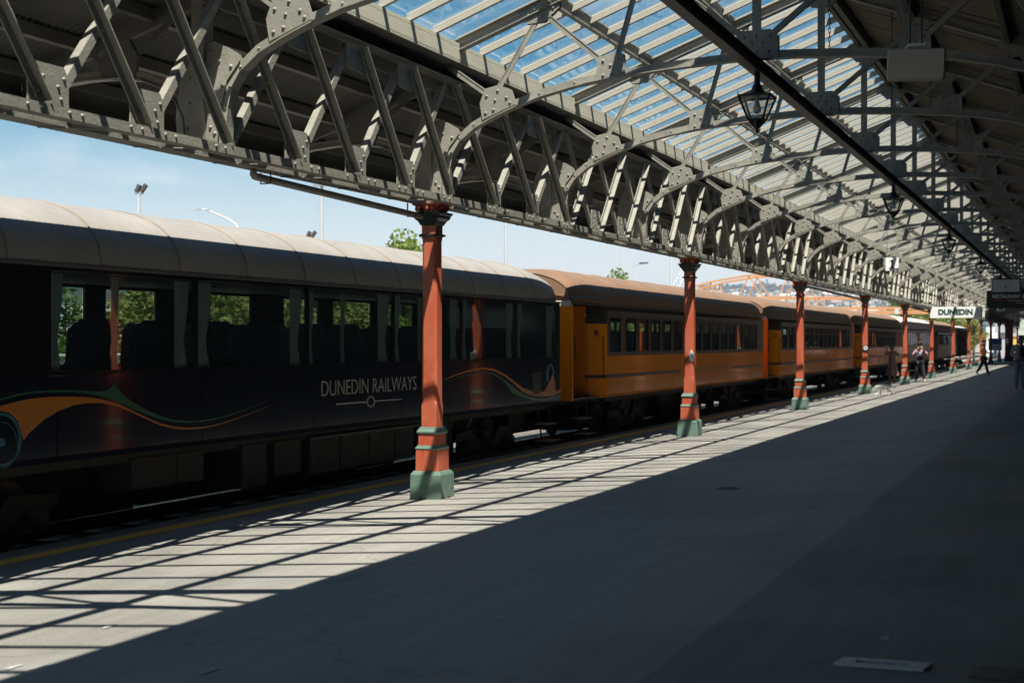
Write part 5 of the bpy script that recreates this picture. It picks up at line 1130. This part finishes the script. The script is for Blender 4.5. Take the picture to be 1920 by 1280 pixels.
def person(name_label, loc, rz, P, H, skinm, hairm, clothes, hair='short', hunch=0., hat=None, group=None):
    """P: joint positions as fractions of height; x right, y forward(-y faces viewer when rz=0), z up"""
    t = thing('person', name_label, 'person', loc, rz)
    J = {}; 
    S_ = lambda p: tuple(c * H for c in p)
    Q = {k: S_(v) for k, v in P.items()}
    def put(k, *r): J[k] = (*Q[k], *[x * H for x in r])
    put('pelvis', .085, .065); put('waist', .068, .052); put('chest', .082, .06); put('neck0', .040, .038); put('neck', .032); put('chin', .036, .04); put('head', .046, .054); put('crown', .034, .04)
    for s in 'lr':
        put('sho_' + s, .036); put('elb_' + s, .024); put('wrist_' + s, .016, .013); put('hip_' + s, .052); put('knee_' + s, .032); put('ank_' + s, .021); put('toe_' + s, .018, .014); put('heel_' + s, .02)
    E = [('pelvis', 'waist'), ('waist', 'chest'), ('chest', 'neck0'), ('neck0', 'neck'), ('neck', 'chin'), ('chin', 'head'), ('head', 'crown')]
    for s in 'lr': E += [('chest', 'sho_' + s), ('sho_' + s, 'elb_' + s), ('elb_' + s, 'wrist_' + s), ('pelvis', 'hip_' + s), ('hip_' + s, 'knee_' + s), ('knee_' + s, 'ank_' + s), ('ank_' + s, 'toe_' + s), ('ank_' + s, 'heel_' + s)]
    for s in 'lr':
        d = Vector(Q['wrist_' + s]) - Vector(Q['elb_' + s]); hand(J, E, s, Q['wrist_' + s], d, (0, -1, .2))
    skinned('body', J, E, skinm, t, 'pelvis', 2)
    # face: nose, eyes, mouth, ears
    hd = Vector(Q['head']); f = Vector(P.get('face', (0, -1, 0))).normalized(); rgt = f.cross(Vector((0, 0, 1))).normalized(); upv = rgt.cross(f) * -1 if rgt.cross(f).z < 0 else rgt.cross(f)
    fr = .054 * H
    b = MB(); p = hd + f * fr * .95 - upv * .008 * H; b.rings([[p + upv * .022 * H - rgt * .003 * H, p + upv * .022 * H + rgt * .003 * H, p + upv * .022 * H + f * .002 * H], [p - rgt * .009 * H, p + rgt * .009 * H, p + f * .012 * H]], True); part('nose', b, skinm, t)
    for s in (-1, 1):
        b = MB(); q = hd + f * fr * .93 + rgt * s * .018 * H + upv * .014 * H; b.lathe([(.002, -.003), (.006, 0), (.002, .003)], tuple(q), 8); part('eye', b, HAIRK, t)
        b = MB(); q = hd + rgt * s * .047 * H; b.lathe([(.003, -.03), (.012, -.01), (.014, .01), (.004, .025)], tuple(q), 8); part('ear', b, skinm, t)
    b = MB(); q = hd + f * fr * .90 - upv * .03 * H; b.bar(q - rgt * .012 * H, q + rgt * .012 * H, .006, .004, tuple(upv)); part('mouth', b, mat('lips', (.35, .12, .10), .5), t)
    cr0 = Vector(Q['crown']); bk = -f
    if hair == 'short' or hair == 'long':
        HJ = {'a': (*(hd + upv * .028 * H + bk * .012 * H), .054 * H, .060 * H), 'b': (*(hd + upv * .052 * H + bk * .006 * H), .044 * H), 'c': (*(hd + bk * .036 * H - upv * .01 * H), .046 * H, .036 * H)}
        HE = [('a', 'b'), ('a', 'c')]
        if hair == 'long': HJ['d'] = (*(hd + bk * .05 * H - upv * .075 * H), .045 * H, .028 * H); HE.append(('c', 'd')); HJ['e'] = (*(hd + bk * .052 * H - upv * .135 * H), .036 * H, .02 * H); HE.append(('d', 'e'))
        skinned('hair', HJ, HE, hairm, t, 'a', 2)
    for nm, js, es, m, root in clothes:
        JJ = {k: (*Q[k], *[x * H for x in r]) for k, r in js.items() if k in Q}
        skinned(nm, JJ, es, m, t, root, 2)
    return t, Q, H
STAND = dict(pelvis=(0, 0, .53), waist=(0, 0, .62), chest=(0, 0, .74), neck0=(0, 0, .82), neck=(0, -.005, .85), chin=(0, -.015, .885), head=(0, -.008, .93), crown=(0, 0, .962),
  sho_l=(-.105, 0, .80), sho_r=(.105, 0, .80), elb_l=(-.13, .01, .63), elb_r=(.13, .01, .63), wrist_l=(-.13, -.04, .48), wrist_r=(.13, -.04, .48),
  hip_l=(-.05, 0, .49), hip_r=(.05, 0, .49), knee_l=(-.055, -.01, .28), knee_r=(.055, -.01, .28), ank_l=(-.06, .01, .045), ank_r=(.06, .01, .045), toe_l=(-.07, -.085, .018), toe_r=(.07, -.085, .018), heel_l=(-.06, .03, .022), heel_r=(.06, .03, .022), face=(0, -1, 0))
def P_(**k): d = dict(STAND); d.update(k); return d
def cl_shirt(m, sl=True, long=False, name='shirt'):
    js = {'pelvis': (.092, .072), 'waist': (.080, .062), 'chest': (.094, .070), 'neck0': (.046, .042), 'sho_l': (.044,), 'sho_r': (.044,), 'elb_l': (.032,), 'elb_r': (.032,)}
    es = [('pelvis', 'waist'), ('waist', 'chest'), ('chest', 'neck0'), ('chest', 'sho_l'), ('chest', 'sho_r'), ('sho_l', 'elb_l'), ('sho_r', 'elb_r')]
    if long: js.update(wrist_l=(.024,), wrist_r=(.024,)); es += [('elb_l', 'wrist_l'), ('elb_r', 'wrist_r')]
    return (name, js, es, m, 'chest')
def cl_trousers(m, wide=1.0):
    js = {'pelvis': (.094, .074), 'hip_l': (.060 * wide,), 'hip_r': (.060 * wide,), 'knee_l': (.044 * wide,), 'knee_r': (.044 * wide,), 'ank_l': (.034 * wide,), 'ank_r': (.034 * wide,)}
    es = [('pelvis', 'hip_l'), ('pelvis', 'hip_r'), ('hip_l', 'knee_l'), ('hip_r', 'knee_r'), ('knee_l', 'ank_l'), ('knee_r', 'ank_r')]
    return ('trousers', js, es, m, 'pelvis')
def shoes(t, Q, H, m):
    for s in 'lr':
        JJ = {'h': (*Q['heel_' + s], .026 * H, .022 * H), 't': (*Q['toe_' + s], .028 * H, .02 * H)}; skinned('shoe', JJ, [('h', 't')], m, t, 'h', 2)
def at(px, py): x, y, z = gplace(px, py); return (x, y, z)
# woman in a patterned dress taking a picture
DRESS = mat('dark_floral_dress', (.10, .03, .045), .8, col2=(.42, .24, .22), vs=26)
def dress(t, Q, H, m):
    b = MB(); rs = []
    pel = Vector(Q['pelvis'])
    for z, rx, ry in ((.80, .080, .055), (.74, .094, .068), (.66, .080, .060), (.60, .078, .058), (.54, .098, .08), (.42, .125, .105), (.30, .150, .125), (.20, .168, .14)):
        n = 28; wv = max(0, .55 - z) * .10
        rs.append([(pel.x + (rx + wv * math.sin(k * 6 * 2 * math.pi / n)) * H * math.cos(2 * math.pi * k / n), pel.y + (ry + wv * math.sin(k * 6 * 2 * math.pi / n)) * H * math.sin(2 * math.pi * k / n), z * H) for k in range(n)])
    b.rings(rs[::-1], True, cap=False); part('dress', b, m, t)
    skinned('sleeve', {'c': (*Q['chest'], .07 * H, .05 * H), 'a': (*Q['sho_l'], .045 * H), 'b': tuple(Vector(Q['sho_l']).lerp(Vector(Q['elb_l']), .6)) + (.036 * H,)}, [('c', 'a'), ('a', 'b')], m, t, 'c'); skinned('sleeve', {'c': (*Q['chest'], .07 * H, .05 * H), 'a': (*Q['sho_r'], .045 * H), 'b': tuple(Vector(Q['sho_r']).lerp(Vector(Q['elb_r']), .6)) + (.036 * H,)}, [('c', 'a'), ('a', 'b')], m, t, 'c')
Pw = P_(elb_l=(-.20, -.06, .74), wrist_l=(-.16, -.13, .87), elb_r=(.18, -.02, .68), wrist_r=(.10, -.13, .78), ank_l=(-.07, .01, .045), ank_r=(.055, -.03, .045), toe_r=(.06, -.12, .018), knee_r=(.05, -.04, .28))
t, Q, H = person('woman in dark floral dress and straw hat holding a phone up beside the column', at(1673, 719), R(12), Pw, 1.60, SKIND, HAIRK, [], 'short')
dress(t, Q, H, DRESS); shoes(t, Q, H, mat('tan_sandals', (.35, .2, .12), .6))
hd = Vector(Q['head']); b = MB(); b.lathe([(.17, -.012), (.172, -.006), (.10, .01), (.085, .07), (.05, .10), (.0, .105)], (hd.x, hd.y + .05, hd.z + .03), 20); o = part('straw_hat', b, mat('straw', (.42, .33, .2), .8, bump=.6), t); 
b = MB(); wv = Vector(Q['wrist_l']); b.box(wv.x - .01, wv.x + .07, wv.y - .06, wv.y - .05, wv.z + .04, wv.z + .19); tag(o, None); ph = part('phone', b, mat('pale_phone', (.5, .5, .5), .4), None); ph.location = t.location; ph.rotation_euler = t.rotation_euler; tag(ph, 'pale phone held up by the woman in the floral dress', 'phone')
# woman with camera
LIL = mat('lilac_cloth', (.45, .25, .38), .8, var=.1); BLKC = mat('black_cloth', (.015, .015, .018), .8, var=.3)
Pc = P_(elb_l=(-.19, -.05, .68), wrist_l=(-.06, -.11, .86), elb_r=(.19, -.03, .70), wrist_r=(.06, -.11, .86), ank_l=(-.09, .02, .045), ank_r=(.11, -.02, .045), toe_l=(-.13, -.06, .018), toe_r=(.13, -.10, .018), knee_l=(-.075, -.01, .28), knee_r=(.085, -.02, .28), heel_l=(-.09, .04, .022), heel_r=(.11, .01, .022))
t, Q, H = person('woman in black trousers and lilac sleeves holding a camera to her face', at(1725, 716), R(8), Pc, 1.62, SKIN, HAIRK, [cl_shirt(LIL), cl_trousers(BLKC, 1.25)], 'long')
shoes(t, Q, H, mat('white_shoes', (.7, .7, .7), .6)); skinned('vest', {'pelvis': (*Q['pelvis'], .098 * H, .08 * H), 'waist': (*Q['waist'], .088 * H, .07 * H), 'chest': (*Q['chest'], .092 * H, .078 * H)}, [('pelvis', 'waist'), ('waist', 'chest')], BLKC, t, 'pelvis')
hd = Vector(Q['head']); b = MB(); b.box(hd.x - .065, hd.x + .065, hd.y - .15, hd.y - .095, hd.z - .035, hd.z + .045); ph = part('body', b, BLACKM, None); cm = thing('camera', 'black camera held to the eye by the woman in black trousers', 'camera', tuple(t.location), t.rotation_euler[2]); ph.parent = cm; part('lens', MB().lathe([(.035, 0), (.04, -.07), (.03, -.072)], (hd.x, hd.y - .15, hd.z), 14, 'y'), BLACKM, cm)
b = MB(); b.box(-.05, .07, -.16, -.13, .66 * H, .78 * H); part('scarf', b, mat('blue_white_scarf', (.04, .12, .25), .8, col2=(.6, .6, .65), vs=30), t)
# man in orange top walking
OT = mat('orange_top', (.9, .17, .02), .75, var=.06)
Po = P_(pelvis=(0, 0, .52), hip_l=(0, .05, .49), hip_r=(0, -.05, .49), sho_l=(.0, .095, .80), sho_r=(.0, -.095, .80), elb_r=(.05, -.13, .66), wrist_r=(.18, -.08, .63), elb_l=(.06, .13, .66), wrist_l=(.17, .08, .62), knee_l=(.06, .05, .28), ank_l=(.11, .05, .045), toe_l=(.18, .05, .02), heel_l=(.085, .05, .02),
  knee_r=(-.06, -.05, .29), ank_r=(-.20, -.05, .075), toe_r=(-.15, -.05, .02), heel_r=(-.225, -.05, .07), neck=(.005, 0, .85), chin=(.02, 0, .88), head=(.01, 0, .925), crown=(0, 0, .96), face=(1, 0, 0), chest=(.0, 0, .74))
t, Q, H = person('person in orange sleeveless top and black trousers striding to the right', at(1845, 704), R(0), Po, 1.66, SKIN, HAIRK, [('top', {'pelvis': (.078, .078), 'waist': (.072, .07), 'chest': (.078, .085), 'neck0': (.046, .042), 'sho_l': (.040,), 'sho_r': (.040,)}, [('pelvis', 'waist'), ('waist', 'chest'), ('chest', 'neck0'), ('chest', 'sho_l'), ('chest', 'sho_r')], OT, 'chest'), cl_trousers(BLKC, 1.1)], 'long')
shoes(t, Q, H, mat('beige_shoes', (.35, .32, .25), .7))
# hunched man in grey at the right edge
GT = mat('grey_jumper', (.32, .32, .34), .85, var=.15); GP = mat('grey_trousers', (.26, .26, .27), .85, var=.15)
Pg = P_(neck0=(.01, -.04, .815), neck=(.01, -.065, .84), chin=(.01, -.10, .86), head=(.01, -.10, .905), crown=(.01, -.09, .94), chest=(0, -.01, .735), face=(0, -1, -.45), elb_l=(-.15, .0, .63), wrist_l=(-.05, -.13, .60), elb_r=(.15, .0, .63), wrist_r=(.04, -.13, .60))
t, Q, H = person('man in grey jumper and trousers looking down at the right edge of the view', at(1912, 729), R(14), Pg, 1.66, SKIND, mat('grey_hair', (.18, .17, .16), .7), [cl_shirt(GT, long=True, name='jumper'), cl_trousers(GP, 1.1)], 'short')
shoes(t, Q, H, BLACKM)
ph = tag(part('shoulder_bag', MB().box(-.03, .20, -.24, -.18, 1.02, 1.30), BLACKM, None), 'black bag held in front of the man in the grey jumper', 'bag'); ph.location = t.location; ph.rotation_euler = t.rotation_euler
# dog
FUR = mat('cream_fur', (.78, .76, .70), .95, var=.15, vs=14, bump=1.2, bs=28)
t = thing('dog', 'small white curly dog walking left with its nose near the ground', 'dog', at(1657, 742), R(6)); t.scale = (.88,) * 3
DJ = {'rump': (.17, 0, .33, .085), 'back': (.05, 0, .34, .085), 'chest': (-.12, 0, .32, .10), 'neck': (-.21, 0, .34, .065), 'head': (-.30, 0, .27, .06), 'muz': (-.37, 0, .20, .032), 'nose': (-.39, 0, .18, .022),
  'earl': (-.27, -.065, .29, .024), 'earl2': (-.28, -.085, .21, .022), 'earr': (-.27, .065, .29, .024), 'earr2': (-.28, .085, .21, .022), 'tail': (.27, 0, .33, .032), 'tail2': (.37, 0, .28, .035), 'tail3': (.42, 0, .31, .02),
  'hl': (.17, -.06, .26, .055), 'hlk': (.12, -.06, .19, .038), 'hlh': (.20, -.06, .11, .024), 'hlp': (.17, -.06, .022, .024), 'hlt': (.14, -.06, .018, .02), 'hr': (.19, .06, .26, .055), 'hrk': (.17, .06, .19, .038), 'hrh': (.27, .06, .11, .024), 'hrp': (.26, .06, .022, .024), 'hrt': (.23, .06, .018, .02),
  'fl': (-.14, -.06, .22, .042), 'flw': (-.19, -.06, .11, .03), 'flp': (-.25, -.06, .022, .026), 'flt': (-.28, -.06, .018, .02), 'fr': (-.12, .06, .22, .042), 'frw': (-.11, .06, .11, .03), 'frp': (-.10, .06, .022, .026), 'frt': (-.13, .06, .018, .02)}
DE = [('rump', 'back'), ('back', 'chest'), ('chest', 'neck'), ('neck', 'head'), ('head', 'muz'), ('muz', 'nose'), ('head', 'earl'), ('earl', 'earl2'), ('head', 'earr'), ('earr', 'earr2'), ('rump', 'tail'), ('tail', 'tail2'), ('tail2', 'tail3'), ('rump', 'hl'), ('hl', 'hlk'), ('hlk', 'hlh'), ('hlh', 'hlp'), ('hlp', 'hlt'), ('rump', 'hr'), ('hr', 'hrk'), ('hrk', 'hrh'), ('hrh', 'hrp'), ('hrp', 'hrt'), ('chest', 'fl'), ('fl', 'flw'), ('flw', 'flp'), ('flp', 'flt'), ('chest', 'fr'), ('fr', 'frw'), ('frw', 'frp'), ('frp', 'frt')]
skinned('body', DJ, DE, FUR, t, 'rump', 2)
part('nose', MB().lathe([(.0, -.012), (.014, 0), (.0, .012)], (-.405, 0, .185), 8), BLACKM, t)
for s in (-1, 1): part('eye', MB().lathe([(.0, -.007), (.008, 0), (.0, .007)], (-.345, s * .03, .275), 8), BLACKM, t)
